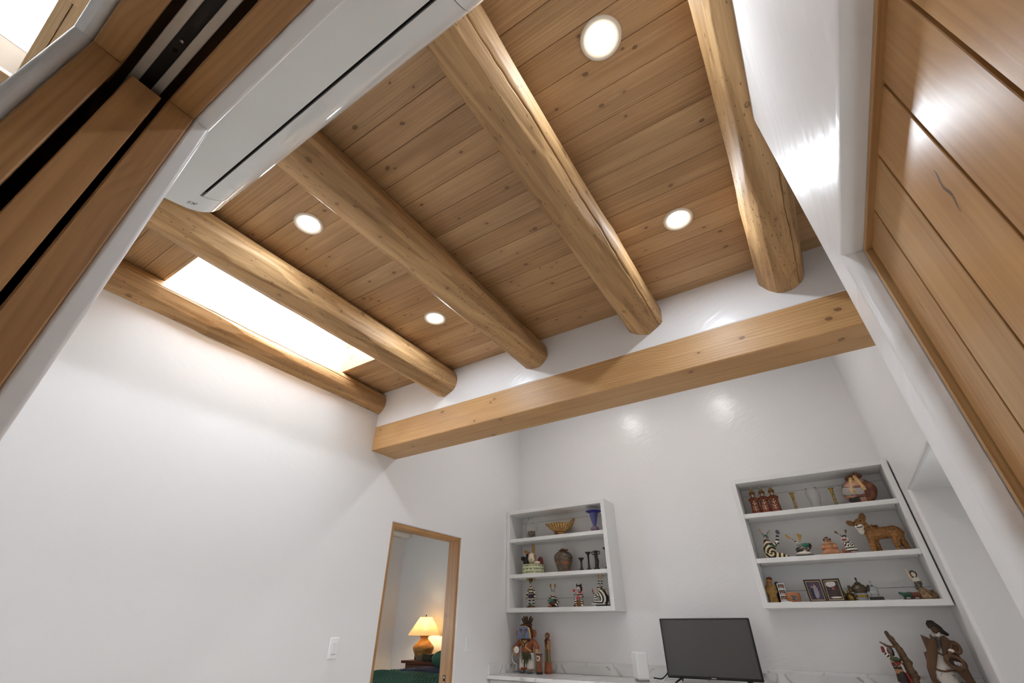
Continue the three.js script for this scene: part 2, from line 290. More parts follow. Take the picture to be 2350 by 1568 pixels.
// stub wall beside the camera with the closed board door, and the return at its end
const PZ0 = -1.13, PZ1 = -0.2, PTOP = Y(0.792);
structMesh('wall_side', wall('x', -0.46, -XR, [[-1.283, -0.05], [PZ0, -0.05], [PZ0, PTOP], [PZ1, PTOP], [PZ1, -0.05], [0.2, -0.05], [0.2, TOP], [-1.283, TOP]], [], 0.028, 7), M.trowel, 'glossy trowelled plaster wall framing the closed board door', 'wall');
structMesh('wall_return', bx(0.31, 1.2, -0.05, TOP, -1.25, -1.13), M.plaster, 'plaster return closing the end of the stub wall', 'wall');
// doorway wall: two plaster skins with the pocket between them
const JX = -0.715, HY = Y(0.76);
const lShape = (x1) => [[-3.3, -0.05], [JX - 0.004, -0.05], [JX - 0.004, HY + 0.004], [x1, HY + 0.004], [x1, TOP], [-3.3, TOP]];
structMesh('wall_front', wall('z', ZN, -0.0615, lShape(0.40), [], 0.006, 5), M.shine, 'white plaster wall above the sliding doorway, carrying the air conditioner', 'wall');
structMesh('wall_hall', wall('z', 0.0885, ZH, lShape(0.75), [], 0.0125, 6), M.plaster, 'white plaster hall side of the sliding doorway wall', 'wall');
structMesh('wall_pocket', [bx(-3.3, -1.75, 0, TOP, -0.06, 0.087), bx(-1.76, 0.75, Y(0.87), TOP, -0.06, 0.087)], M.gap, 'plain timber framing inside the pocket wall', 'wall');

// ceiling over the room: boards in rows, carried by the logs
const LOGX = [-3.055, -2.235, -1.38, -0.53, 0.28];
const WZ0 = -1.977, WZ1 = -0.595, WX0 = -3.08, WX1 = -2.55;   // skylight well
{
  const c = struct('ceiling', 'brown stained board ceiling with knots and fine joints', 'ceiling'), R = rng(3), g = 0.001;
  let n = 0;
  for (let k = -4; k < 16; k++) {
    const z1 = -0.594 - 0.128 * k, z0 = z1 - 0.128, cuts = [-3.2];
    if (z0 < -2.62) break;
    for (let i = 1; i < 5; i++) if (R() < 0.55) cuts.push(LOGX[i]);
    cuts.push(1.2);
    for (let i = 0; i + 1 < cuts.length; i++) {
      let xa = cuts[i] + 0.001; const xb = cuts[i + 1] - 0.001, spans = [];
      if (xa < WX1 && z1 > WZ0 && z0 < WZ1) {
        const za = Math.max(z0, -9), inside = z1 <= WZ1 + 0.002 && z0 >= WZ0 - 0.002;
        if (inside) spans.push([WX1, xb, z0, z1]);
        else if (z1 > WZ1) { spans.push([xa, xb, WZ1, z1]); } else { spans.push([xa, xb, z0, Math.min(z1, WZ0)]); spans.push([WX1, xb, WZ0, z1]); }
      } else spans.push([xa, xb, z0, z1]);
      const row = Math.floor(R() * 16), off = R();
      for (const [p, q, a, b] of spans) { if (q - p < 0.02 || b - a < 0.006) continue; part(n++ ? `plank_${String(n - 1).padStart(3, '0')}` : 'plank', boardUV(chamfer(p, q, CEIL, CEIL + 0.02, a + g, b - g, 0.0016), 'x', 'z', row, 16, 3.4, off), M.plank, c); }
    }
  }
  part('roof_deck', [bx(-3.3, 1.3, CEIL + 0.021, CEIL + 0.16, -2.62, WZ0 - 0.02), bx(-3.3, 1.3, CEIL + 0.021, CEIL + 0.16, WZ1 + 0.02, 0.09), bx(WX1 + 0.02, 1.3, CEIL + 0.021, CEIL + 0.16, WZ0 - 0.02, WZ1 + 0.02)], M.gap, c);
}
// skylight: boarded well, frame and pane open to the sky
const SKYTOP = Y(2.29);
{
  const w = struct('window_1', 'long boarded skylight well between two log beams, bright with daylight', 'skylight'), R = rng(15);
  const ys = [Y(1.80), Y(1.955), Y(2.105), SKYTOP];
  for (let i = 0; i + 1 < ys.length; i++) {
    const a = ys[i] + 0.001, b = ys[i + 1] - 0.001;
    part('well_board', boardUV(chamfer(WX0 - 0.02, WX0, a, b, WZ0, WZ1, 0.002), 'z', 'y', i * 3 % 16, 16, 3.4, R()), M.plank, w);
    if (i === 0) continue;
    part('well_board', boardUV(chamfer(WX1, WX1 + 0.02, i === 1 ? CEIL : a, b, WZ0, WZ1, 0.002), 'z', 'y', (i * 3 + 1) % 16, 16, 3.4, R()), M.plank, w);
  }
  for (const [z0, z1] of [[WZ0 - 0.02, WZ0], [WZ1, WZ1 + 0.02]]) for (const [a, b] of [[CEIL - 0.004, Y(2.08)], [Y(2.082), SKYTOP]])
    part('end_board', boardUV(chamfer(WX0 - 0.02, WX1 + 0.02, a, b, z0, z1, 0.002), 'x', 'y', Math.floor(R() * 16), 16, 3.4, R()), M.plank, w);
  part('curb', [bx(WX0 - 0.1, WX0 - 0.021, Y(1.86), SKYTOP, WZ0 - 0.1, WZ1 + 0.1), bx(WX1 + 0.021, WX1 + 0.1, Y(1.87), SKYTOP, WZ0 - 0.1, WZ1 + 0.1), bx(WX0 - 0.1, WX1 + 0.1, Y(1.87), SKYTOP, WZ0 - 0.1, WZ0 - 0.021), bx(WX0 - 0.1, WX1 + 0.1, Y(1.87), SKYTOP, WZ1 + 0.021, WZ1 + 0.1)], M.roof, w);
  part('pane', bx(WX0 - 0.06, WX1 + 0.06, SKYTOP + 0.002, SKYTOP + 0.008, WZ0 - 0.06, WZ1 + 0.06), M.glass, w);
}
// header band over the alcove and the alcove roof
structMesh('wall_header', wall('z', -2.70, ZB + 0.002, rect(-3.2, 1.2, Y(1.5), TOP), [], 0.02), M.shine, 'white plaster band between the log ends and the square beam', 'wall');
structMesh('ceiling_alcove', bx(-3.3, 1.3, ALC, ALC + 0.12, -5.1, -2.6), M.paint, 'high white ceiling over the shelf alcove', 'ceiling');

// ------------------------------------------------------------------ log beams
function logGeo(r0, r1, z0, z1, seed, crackAngle) {
  const N = 132, Mz = 150, R = rng(seed), facets = [], pos = [], uv = [], col = [], idx = [], len = z1 - z0;
  for (let i = 0; i < 44; i++) facets.push({ z: z0 + R() * len, t: R() * Math.PI * 2, d: 0.905 + 0.055 * R(), l: 0.2 + 0.5 * R(), c: 0.8 + 0.3 * R() });
  const off = [];                                   // columns crowd round the crack
  for (let i = 0; i <= N; i++) off.push(i / N * Math.PI * 2);
  const near = [-0.055, -0.03, -0.017, -0.006, 0, 0.006, 0.017, 0.03, 0.055];
  const cols = [...near.map((a) => a + Math.PI), ...off.filter((a) => Math.abs(a - Math.PI) > 0.06)].sort((a, b) => a - b);
  for (let j = 0; j <= Mz; j++) {
    const t = j / Mz, z = z0 + t * len, ct = crackAngle + 0.22 * (noise(z * 1.3, seed, 2) - 0.5) + 0.1 * (noise(z * 5, seed, 3) - 0.5) + 0.035 * (noise(z * 22, seed, 8) - 0.5);
    const open = (0.4 + 0.6 * smooth(0.3, 0.5, noise(z * 1.7, seed * 3, 4))) * (0.55 + 0.9 * noise(z * 9, seed, 5));
    for (const a of cols) {
      const th = a - Math.PI + ct, base = mix(r0, r1, t) * (1 + 0.02 * (noise(z * 1.5, 3 + Math.cos(th), seed) - 0.5) + 0.018 * (noise(z * 4 + Math.sin(th) * 2, Math.cos(th) * 2, seed + 1) - 0.5));
      let r = base, tone = 0.97;
      for (const f of facets) { const dz = (z - f.z) / f.l; if (dz > 1 || dz < -1) continue; let da = th - f.t; da = Math.atan2(Math.sin(da), Math.cos(da)); if (Math.abs(da) < 0.7) { const q = base * (f.d + 0.1 * Math.pow(Math.abs(dz), 5)) / Math.cos(da); if (q < r) { r = q; tone = f.c; } } }
      const e = Math.abs(a - Math.PI); r -= e < 0.031 ? 0.024 * open * (1 - e / 0.031) : 0;
      pos.push(r * Math.cos(th), r * Math.sin(th), z); col.push(tone, tone * 0.995, tone * 0.98); uv.push(t * len / 2.7, th / (Math.PI * 2));
    }
  }
  const C = cols.length;
  for (let j = 0; j < Mz; j++) for (let i = 0; i + 1 < C; i++) { const a = j * C + i, b = a + 1, c = a + C, d = c + 1; idx.push(a, b, c, b, d, c); }
  const g = new THREE.BufferGeometry(); g.setAttribute('position', new THREE.Float32BufferAttribute(pos, 3)); g.setAttribute('uv', new THREE.Float32BufferAttribute(uv, 2)); g.setAttribute('color', new THREE.Float32BufferAttribute(col, 3)); g.setIndex(idx); g.computeVertexNormals();
  return g;
}
[['peeled log beam half sunk in the plaster wall, one side of the skylight', -3.055, 0.122, 0.118, 0.3],
  ['peeled log beam between the skylight and the first pair of downlights', -2.235, 0.122, 0.124, 3.8],
  ['long-cracked peeled log beam between two pairs of downlights, ending under the air conditioner', -1.38, 0.118, 0.124, 3.95],
  ['speckled peeled log beam with scattered dark dashes, beside the middle downlights', -0.53, 0.116, 0.124, -0.75],
  ['peeled log beam resting on the trowelled stub wall by the board door', 0.28, 0.118, 0.118, -1.0]].forEach(([label, x, ra, rb, crack], i) => {
  const m = solo('log_beam', logGeo(ra, rb, -0.09, -2.475, 41 + i * 13, crack), M.logs[i % 2], label, 'log beam', 'round log ceiling beams', 'thing');
  m.position.set(x, Y(1.728) + (i === 0 ? 0.008 : 0), 0);
});
// square beam of two timbers under the band
{
  const b = thing('lintel_beam', 'square two-timber wooden beam across the opening of the alcove', 'beam', [0, 0, 0]); b.userData.kind = 'thing';
  part('timber', boardUV(chamfer(-3.06, 0.72, Y(1.292), Y(1.512), -2.592, ZB + 0.001, 0.005), 'x', 'y', 0, 4, 3.8, 0.1), M.beam, b);
  part('timber', boardUV(chamfer(-3.06, 0.72, Y(1.2935), Y(1.512), -2.745, -2.5955, 0.004), 'x', 'y', 2, 4, 3.8, 0.6), M.beam, b);
  for (const [m, r] of [[0, 1], [1, 3]]) {           // undersides take their own row of grain
    const g = b.children[m].geometry, p = g.attributes.position, uv = g.attributes.uv;
    for (let i = 0; i < p.count; i += 3) if ([0, 1, 2].every((k) => p.getY(i + k) < Y(1.3)))
      for (let k = 0; k < 3; k++) uv.setY(i + k, (r + 0.1 + 0.8 * (p.getZ(i + k) + 2.75) / 0.3) / 4);
  }
}

// ------------------------------------------------------------------ recessed downlights
function downlight(x, z, y, power, label, group, tint = 0xe8f3ff) {
  const o = thing('recessed_light', label, 'ceiling light', [x, y, z], group);
  part('trim_ring', lathe([[0.054, -0.001], [0.057, -0.003], [0.064, -0.007], [0.071, -0.008], [0.0755, -0.006], [0.0765, 0.0]], 48), M.ring, o);
  const lens = part('lens', new THREE.CircleGeometry(0.0565, 40).rotateX(Math.PI / 2).translate(0, -0.002, 0), M.lens, o); lens.castShadow = false;
  const l = new THREE.RectAreaLight(tint, power, 0.08, 0.08); l.position.set(x, y - 0.010, z); l.rotation.x = -Math.PI / 2; scene.add(l);
}
downlight(-0.125, -0.80, CEIL, DOWNLIGHT, 'lit round downlight between the speckled log and the stub wall, over the doorway', 'round ceiling downlights');
downlight(-0.115, -1.824, CEIL, DOWNLIGHT, 'lit round downlight between the speckled log and the stub wall, near the white band', 'round ceiling downlights');
downlight(-1.815, -0.784, CEIL, DOWNLIGHT, 'lit round downlight beside the skylight log, by the end of the air conditioner', 'round ceiling downlights');
downlight(-1.805, -1.81, CEIL, DOWNLIGHT, 'lit round downlight beside the skylight log, near the white band', 'round ceiling downlights');
downlight(-1.76, -3.75, ALC, ALCOVE_LIGHT, 'downlight in the high alcove ceiling over the small shelf unit', 'alcove downlights', 0xf8f5f4);
downlight(-0.53, -3.72, ALC, ALCOVE_LIGHT, 'downlight in the high alcove ceiling over the large shelf unit', 'alcove downlights', 0xf8f5f4);

// ------------------------------------------------------------------ pocket door, its frame and track
{
  const t = struct('trim_1', 'warm brown wood strips framing the pocket doorway', 'door frame');
  let k = 0;
  for (const [z0, z1] of [[-0.061, -0.020], [0.049, 0.088]]) {
    part('jamb_strip', boardUV(chamfer(JX - 0.022, JX, 0, HY - 0.0006, z0, z1, 0.0022), 'y', 'z', k++, 8, 2.2, 0.13 * k), M.jamb, t);
    part('head_strip', boardUV(chamfer(JX - 0.06, 0.3, HY, HY + 0.022, z0, z1, 0.0022), 'x', 'z', k++, 8, 2.2, 0.31 * k), M.jamb, t);
  }
  const d = struct('door_1', 'edge of the brown wooden pocket door standing in its slot', 'door');
  part('door_leaf', boardUV(chamfer(-1.62, JX - 0.003, 0.01, HY - 0.004, -0.012, 0.033, 0.0015), 'y', 'z', 5, 8, 2.2, 0.62), M.jamb, d);
  const r = thing('door_track', 'dark sliding door track with pale metal lips over the pocket door', 'door track');
  part('channel', bx(-1.7, 0.3, HY + 0.034, HY + 0.06, -0.008, 0.037), M.dark, r);
  part('lip', chamfer(-1.7, 0.3, HY + 0.018, HY + 0.034, 0.0235, 0.0370, 0.001), M.alu, r);
  part('lip', chamfer(-1.7, 0.3, HY + 0.018, HY + 0.034, -0.0080, 0.0050, 0.001), M.alu, r);
  part('screw', [ell([JX + 0.088, HY + 0.033, 0.0135], [0.0045, 0.003, 0.0045]), ], M.steel, r);
  part('screw', [ell([JX + 0.064, HY + 0.034, 0.0135], [0.004, 0.002, 0.003])], M.bronze, r);
}
// ------------------------------------------------------------------ board door in the stub wall
{
  const d = struct('door_2', 'closed door of wide vertical golden brown boards in a thin frame', 'door');
  let z = -0.98 - 0.1615, i = 0; const x0 = 0.325;
  for (let k = -1; k < 5; k++) {
    const a = Math.max(-0.98 + k * 0.1605, PZ0 + 0.016), b = Math.min(-0.98 + (k + 1) * 0.1605, PZ1 - 0.016); if (b - a < 0.02) continue;
    part(i ? `board_${String(i).padStart(3, '0')}` : 'board', boardUV(chamfer(x0, x0 + 0.03, 0.01, PTOP - 0.004, a + 0.004, b - 0.004, 0.0012), 'y', 'z', (i * 3 + 1) % 8, 8, 2.2, 0.37 * i), M.board, d); i++;
  }
  part('backing', bx(0.405, 0.42, 0.01, PTOP, PZ0, PZ1), M.gap, d);
  part('frame_top', boardUV(chamfer(0.312, 0.36, PTOP - 0.013, PTOP, PZ0 + 0.001, PZ1 - 0.001, 0.001), 'z', 'x', 2, 8, 2.2, 0.2), M.board, d);
  for (const [a, b] of [[PZ0 + 0.001, PZ0 + 0.014], [PZ1 - 0.014, PZ1 - 0.001]]) part('frame_side', boardUV(chamfer(0.312, 0.36, 0, PTOP - 0.013, a, b, 0.001), 'y', 'x', 4, 8, 2.2, 0.5), M.board, d);
}
// ------------------------------------------------------------------ air conditioner
{
  const o = thing('air_conditioner', 'long glossy white wall air conditioner above the doorway', 'air conditioner', [0, 0, 0]);
  const z2 = (z) => -z;                              // profile drawn with depth growing into the room
  const low = [[0.0885, 1.08], [0.14, 1.086], [0.172, 1.093], [0.2, 1.099], [0.2215, 1.1045]], front = [[0.2295, 1.107], [0.238, 1.1105], [0.255, 1.119], [0.27, 1.13], [0.283, 1.143], [0.293, 1.158], [0.3, 1.173], [0.305, 1.19]];
  const face = [[0.309, 1.215], [0.312, 1.25], [0.312, 1.33], [0.305, 1.352], [0.288, 1.362], [0.0885, 1.365]];
  const ext = (pts, x0, x1) => {
    const s = new THREE.Shape(pts.map(([z, y]) => new THREE.Vector2(z, Y(y)))), g = new THREE.ExtrudeGeometry(s, { depth: x1 - x0, bevelEnabled: false, steps: 1 });
    g.applyMatrix4(new THREE.Matrix4().makeBasis(new THREE.Vector3(0, 0, -1), new THREE.Vector3(0, 1, 0), new THREE.Vector3(1, 0, 0))); g.translate(x0, 0, 0);
    let m = mergeVertices((() => { const q = g.toNonIndexed(); q.deleteAttribute('normal'); q.deleteAttribute('uv'); return q; })(), 1e-6); return creased(m, 0.5);
  };
  part('body', [ext([...low, [0.2215, 1.364], [0.0885, 1.365]], -1.36, -0.222), ...[[-1.36, -1.2755], [-0.3085, -0.222]].map(([a, b]) => ext([[0.22151, 1.1045], ...front, ...face.slice(0, -1), [0.22151, 1.364]], a, b))], M.ac, o);
  part('front_panel', ext([[0.2255, 1.158], [0.306, 1.1935], ...face.slice(0, -1), [0.2255, 1.363]], -1.2745, -0.3095), M.ac, o);
  part('air_flap', ext([...front, [0.28, 1.178], [0.2295, 1.121]], -1.2735, -0.3105), M.ac, o);
  part('air_slot', bx(-1.2745, -0.3095, Y(1.13), Y(1.15), -0.24, -0.2217), M.dark, o);
  const ink = std(0x9c9c9a, 0.5), q = (pts) => tube(pts.map(([x, z]) => [x, Y(1.1005 + (-z - 0.205) * 0.24), z]), 0.0011, 20, 4);
  part('printed_mark', [q([[-1.335, -0.213], [-1.33, -0.219], [-1.327, -0.213], [-1.323, -0.22], [-1.32, -0.213]]), q([[-1.332, -0.223], [-1.325, -0.232], [-1.319, -0.223], [-1.326, -0.228], [-1.316, -0.234]])], ink, o);
}
// ------------------------------------------------------------------ the hall behind the camera, with its own skylight
{
  structMesh('wall_hall_end', [bx(-3.3, -3.15, 0, TOP, ZH - 0.02, 2.9), bx(1.15, 1.3, 0, TOP, -1.3, 2.9), bx(-3.3, 1.3, 0, TOP, 2.75, 2.9)], M.plaster, 'white plaster walls closing the hall behind the doorway', 'wall');
  const c = struct('ceiling_hall', 'wooden hall ceiling beside a bright skylight opening', 'ceiling'), H = CEIL;
  const sx0 = -2.17, sx1 = -1.35, sz0 = 0.331, sz1 = 0.95;
  part('plank', boardUV(chamfer(-3.2, -1.652, H, H + 0.02, 0.30, sz0, 0.002), 'x', 'z', 3, 16, 3.4, 0.2), M.plank, c);
  part('plank', boardUV(chamfer(-3.2, -1.652, H + 0.004, H + 0.02, 0.10, 0.298, 0.002), 'x', 'z', 6, 16, 3.4, 0.7), M.plank, c);
  part('plank', boardUV(chamfer(-1.65, 1.2, H - 0.006, H + 0.02, 0.10, sz0, 0.002), 'x', 'z', 9, 16, 3.4, 0.4), M.plank, c);
  part('plank', boardUV(chamfer(-3.2, sx0, H, H + 0.02, sz0 + 0.002, sz1, 0.002), 'z', 'x', 12, 16, 3.4, 0.4), M.plank, c);
  part('plank', boardUV(chamfer(sx1, 1.2, H, H + 0.02, sz0 + 0.002, sz1, 0.002), 'z', 'x', 13, 16, 3.4, 0.1), M.plank, c);
  part('plank', boardUV(chamfer(-3.2, 1.2, H, H + 0.02, sz1 + 0.002, 2.8, 0.002), 'x', 'z', 14, 16, 3.4, 0.1), M.plank, c);
  part('roof_deck', [bx(-3.3, 1.3, H + 0.021, H + 0.16, 0.05, sz0 - 0.002), bx(-3.3, sx0 - 0.002, H + 0.021, H + 0.16, sz0 - 0.01, sz1), bx(sx1 + 0.002, 1.3, H + 0.021, H + 0.16, sz0 - 0.01, sz1), bx(-3.3, 1.3, H + 0.021, H + 0.16, sz1, 2.9)], M.roof, c);
  const w = struct('window_2', 'bright hall skylight seen past the doorway', 'skylight');
  part('frame', [bx(sx0 - 0.03, sx0, H + 0.16, H + 0.22, sz0, sz1), bx(sx1, sx1 + 0.03, H + 0.16, H + 0.22, sz0, sz1), bx(sx0, sx1, H + 0.16, H + 0.22, sz0 - 0.03, sz0), bx(sx0, sx1, H + 0.16, H + 0.22, sz1, sz1 + 0.03)], M.paint, w);
  part('pane', bx(sx0, sx1, H + 0.19, H + 0.196, sz0, sz1), M.glass, w);
}
// ------------------------------------------------------------------ bedroom doorway, switches
{
  const t = struct('trim_2', 'brown knotty wood lining of the bedroom doorway', 'door frame'), x0 = XL - 0.135, x1 = XL - 0.012;
  part('jamb', boardUV(chamfer(x0, x1, 0, DTOP, DZ0, DZ0 + 0.03, 0.002), 'y', 'x', 2, 8, 2.2, 0.4), M.jamb, t);
  part('jamb', boardUV(chamfer(x0, x1, 0, DTOP, DZ1 - 0.03, DZ1, 0.002), 'y', 'x', 6, 8, 2.2, 0.1), M.jamb, t);
  part('head', boardUV(chamfer(x0, x1, DTOP - 0.03, DTOP, DZ0 + 0.03, DZ1 - 0.03, 0.002), 'z', 'x', 4, 8, 2.2, 0.7), M.jamb, t);
  const h = part('strike_plate', bx(-3.10, -3.075, Y(-0.40), Y(-0.335), DZ0 + 0.029, DZ0 + 0.033), M.bronze, t);
  for (const y of [-0.35, -0.385]) part('strike_hole', bx(-3.093, -3.081, Y(y - 0.008), Y(y + 0.008), DZ0 + 0.0325, DZ0 + 0.0338), M.alu, h);
}
for (const [z, label] of [[-2.44, 'white rocker switch on the bright wall in front of the bedroom doorway'], [-3.955, 'white rocker switch between the bedroom doorway and the counter']]) {
  const s = thing('light_switch', label, 'light switch', [XL, Y(-0.11), z], 'wall switches');
  part('plate', chamfer(0, 0.0075, -0.06, 0.06, -0.037, 0.037, 0.003), std(0xf7f7f5, 0.25), s);
  part('rocker_frame', chamfer(0.007, 0.0105, -0.036, 0.036, -0.018, 0.018, 0.001), M.paint, s);
  const r = part('rocker', chamfer(0, 0.005, -0.032, 0.032, -0.0145, 0.0145, 0.0015), M.plastic, s); r.position.set(0.0095, 0, 0); r.rotation.z = 0.04;
  part('dimmer_bar', chamfer(0.012, 0.0155, -0.028, 0.008, 0.009, 0.0125, 0.0005), M.paint, s);
}
// ------------------------------------------------------------------ bedroom beyond
structMesh('wall_bedroom_far', bx(-7.2, -7.03, 0, Y(2.1), -7.2, -1.4), M.plaster, 'plain white bedroom wall beyond the bed', 'wall');
structMesh('wall_bedroom_back', bx(-7.03, XL - 0.14, 0, Y(2.1), -7.2, -7.0), M.plaster, 'plain white bedroom wall behind the lamp', 'wall');
structMesh('wall_bedroom_side', bx(XL - 0.15, XL - 0.02, 0, Y(2.1), -7.2, -5.0), M.plaster, 'bedroom wall continuing past the alcove', 'wall');
structMesh('wall_bedroom_front', [[-7.03, -5.75, 0, Y(2.1)], [-5.0, XL - 0.15, 0, Y(2.1)], [-5.75, -5.0, 0, Y(-0.3)], [-5.75, -5.0, Y(0.6), Y(2.1)]].map(([a, b, c, d]) => bx(a, b, c, d, -1.55, -1.4)), M.plaster, 'bedroom wall with a small added window', 'wall');
structMesh('ceiling_bedroom', bx(-7.2, XL - 0.02, Y(2.1), Y(2.2), -7.2, -1.4), M.paint, 'white bedroom ceiling', 'ceiling');
{
  const w = struct('window_4', 'unseen window added to brighten the bedroom', 'window');  // added out of view so daylight fills the bedroom
  part('frame', [bx(-5.75, -5.7, Y(-0.3), Y(0.6), -1.5, -1.45), bx(-5.05, -5.0, Y(-0.3), Y(0.6), -1.5, -1.45), bx(-5.7, -5.05, Y(-0.3), Y(-0.25), -1.5, -1.45), bx(-5.7, -5.05, Y(0.55), Y(0.6), -1.5, -1.45)], M.paint, w);
  part('pane', bx(-5.7, -5.05, Y(-0.25), Y(0.55), -1.478, -1.474), M.glass, w);
}
{
  const green = std(0x3f6a58, 0.85, { sheen: 0.5, sheenColor: new THREE.Color(0x7fae98), sheenRoughness: 0.6 }), blue = std(0x2f3c5c, 0.85), wood = std(0x5a2a18, 0.45), wood2 = std(0x45200f, 0.45);
  const bed = thing('bed', 'bed under a ribbed green quilt beyond the bedroom doorway', 'bed', [-4.9, 0, -5.5]);
  const cover = (x0, x1, z0, z1, y, rib, amp, drop, nx = 150, nz = 150) => {
    const g = new THREE.PlaneGeometry(x1 - x0, z1 - z0, nx, nz).rotateX(-Math.PI / 2); g.translate((x0 + x1) / 2, 0, (z0 + z1) / 2); const p = g.attributes.position;
    for (let i = 0; i < p.count; i++) {
      const x = p.getX(i), z = p.getZ(i), e = Math.min(x - x0, x1 - x, z - z0, z1 - z), wob = 0.03 * noise(x * 3, z * 3, 4) + 0.012 * noise(x * 9, z * 9, 5);
      const r = Math.abs(Math.sin((x * 0.93 + z * 0.2 + 0.03 * noise(x * 4, z * 4, 6)) * Math.PI / rib)) * amp * (1 + 0.3 * Math.sin(z * 120));
      p.setY(i, y + wob + r - drop * Math.pow(clamp(1 - e / 0.08), 2));
    }
    g.computeVertexNormals(); return g;
  };
  part('mattress', chamfer(-0.93, 0.98, 0.25, 0.74, -0.96, 1.15, 0.05), std(0x54776a, 0.9), bed);
  for (const [x, z] of [[-0.85, -0.9], [0.9, -0.9], [-0.85, 1.05], [0.9, 1.05]]) part('leg', bx(x - 0.04, x + 0.04, 0, 0.26, z - 0.04, z + 0.04), wood, bed);
  part('quilt', cover(-0.97, 1.0, -1.0, 1.18, 0.755, 0.05, 0.016, 0.4, 260, 170), green, bed);
  part('blue_throw', cover(-0.8, 0.9, -0.9, -0.36, 0.782, 0.04, 0.012, 0.03, 150, 60), blue, bed);
  const pil = thing('pillow', 'green pillow leaning at the head of the bed beside the nightstand', 'pillow', [-5.22, 0.815, -6.38]);
  part('pillow_body', rough(ell([0, 0.1, 0], [0.3, 0.12, 0.14], 28, 18), 0.012, 9), green, pil);
  part('pillow_stripe', ell([0.12, 0.1, 0.03], [0.05, 0.122, 0.13]), std(0x5b2a3a, 0.9), pil);
  const ns = thing('nightstand', 'dark red-brown wooden nightstand beside the bed', 'nightstand', [-5.94, 0, -6.785]);
  part('top', chamfer(-0.43, 0.43, 0.825, 0.86, -0.21, 0.21, 0.006), wood, ns);
  part('body', chamfer(-0.36, 0.36, 0.12, 0.824, -0.18, 0.17, 0.004), wood2, ns);
  for (const [a, b] of [[-0.34, -0.01], [0.01, 0.34]]) { const d = part('drawer', chamfer(a, b, 0.66, 0.80, 0.17, 0.185, 0.004), wood, ns); part('knob', ell([(a + b) / 2, 0.73, 0.195], [0.014, 0.014, 0.014]), M.bronze, d); }
  for (const x of [-0.33, 0.33]) for (const z of [-0.15, 0.14]) part('leg', bx(x - 0.03, x + 0.03, 0, 0.13, z - 0.03, z + 0.03), wood2, ns);
  const lamp = thing('table_lamp', 'lit cream lamp with a round pottery base on the nightstand', 'lamp', [-6.03, 0.86, -6.72]);
  const pot = std(0xb98246, 0.45), shade = new THREE.MeshPhysicalMaterial({ color: 0xf1dcae, roughness: 0.95, transmission: 0.45, thickness: 0, side: THREE.DoubleSide });
  part('base', paint(splineLathe([[0.085, 0], [0.1, 0.012], [0.125, 0.06], [0.17, 0.15], [0.165, 0.195], [0.1, 0.26], [0.065, 0.3], [0.07, 0.33], [0.095, 0.345], [0.085, 0.35], [0.03, 0.352]], 36, 60), (x, y, z) => (y < 0.11 && noise(x * 14, y * 22, 3) > 0.5) ? 0x7a6a52 : noise(x * 20, y * 30 + z * 9, 6) > 0.62 ? 0xa56f38 : 0xc08a4c), std(0xffffff, 0.45, { vertexColors: true }), lamp);
  part('stem', cap([0, 0.35, 0], [0, 0.62, 0], 0.007, 0.005), M.bronze, lamp);
  part('lamp_shade', new THREE.LatheGeometry([[0.275, 0.345], [0.272, 0.36], [0.108, 0.598], [0.105, 0.605]].map(([a, b]) => new THREE.Vector2(a, b)), 48), shade, lamp);
  part('finial', ell([0, 0.628, 0], [0.009, 0.016, 0.009]), M.bronze, lamp);
  part('bulb', ell([0, 0.46, 0], [0.03, 0.04, 0.03]), std(0xfff0d0, 0.5, { emissive: 0xffd9a0, emissiveIntensity: 8 }), lamp);
  const l = new THREE.PointLight(0xffdfae, LAMP_LIGHT); l.position.set(-6.03, 0.86 + 0.46, -6.72); l.castShadow = true; l.shadow.radius = 1.5; scene.add(l);
  const c = thing('clock_radio', 'small dark clock radio in front of the lamp on the nightstand', 'clock', [-5.80, 0.86, -6.60]);
  part('case', chamfer(-0.1, 0.1, 0, 0.1, -0.04, 0.04, 0.008), M.black, c); part('face', bx(-0.085, 0.085, 0.02, 0.085, 0.0395, 0.041), std(0x2a2c1e, 0.3), c);
  const b = thing('box', 'narrow brown wooden box standing behind the lamp on the nightstand', 'box', [-6.25, 0.86, -6.85]);
  part('case', chamfer(-0.05, 0.05, 0, 0.15, -0.04, 0.04, 0.003), wood, b); part('lid', chamfer(-0.052, 0.052, 0.1505, 0.16, -0.042, 0.042, 0.002), wood2, b);
  const a = thing('bedroom_air_conditioner', 'white air conditioner end high in the bedroom corner', 'air conditioner', [-7.03, Y(1.53), -6.3]);
  part('body', rough(chamferRound(0, 0.21, 0, 0.27, -0.6, 0.55, 0.06), 0, 1), M.paint, a); part('slot', bx(0.06, 0.07, -0.002, 0.004, -0.5, 0.45), M.dark, a);
}
function chamferRound(x0, x1, y0, y1, z0, z1, r) {
  const s = new THREE.Shape(), w = x1 - x0, h = y1 - y0;
  s.moveTo(0, 0); s.lineTo(w - r, 0); s.absarc(w - r, r, r, -Math.PI / 2, 0, false); s.lineTo(w, h - r); s.absarc(w - r, h - r, r, 0, Math.PI / 2, false); s.lineTo(0, h);
  const g = new THREE.ExtrudeGeometry(s, { depth: z1 - z0, bevelEnabled: false, curveSegments: 8 }); g.translate(x0, y0, z0); return g;
}
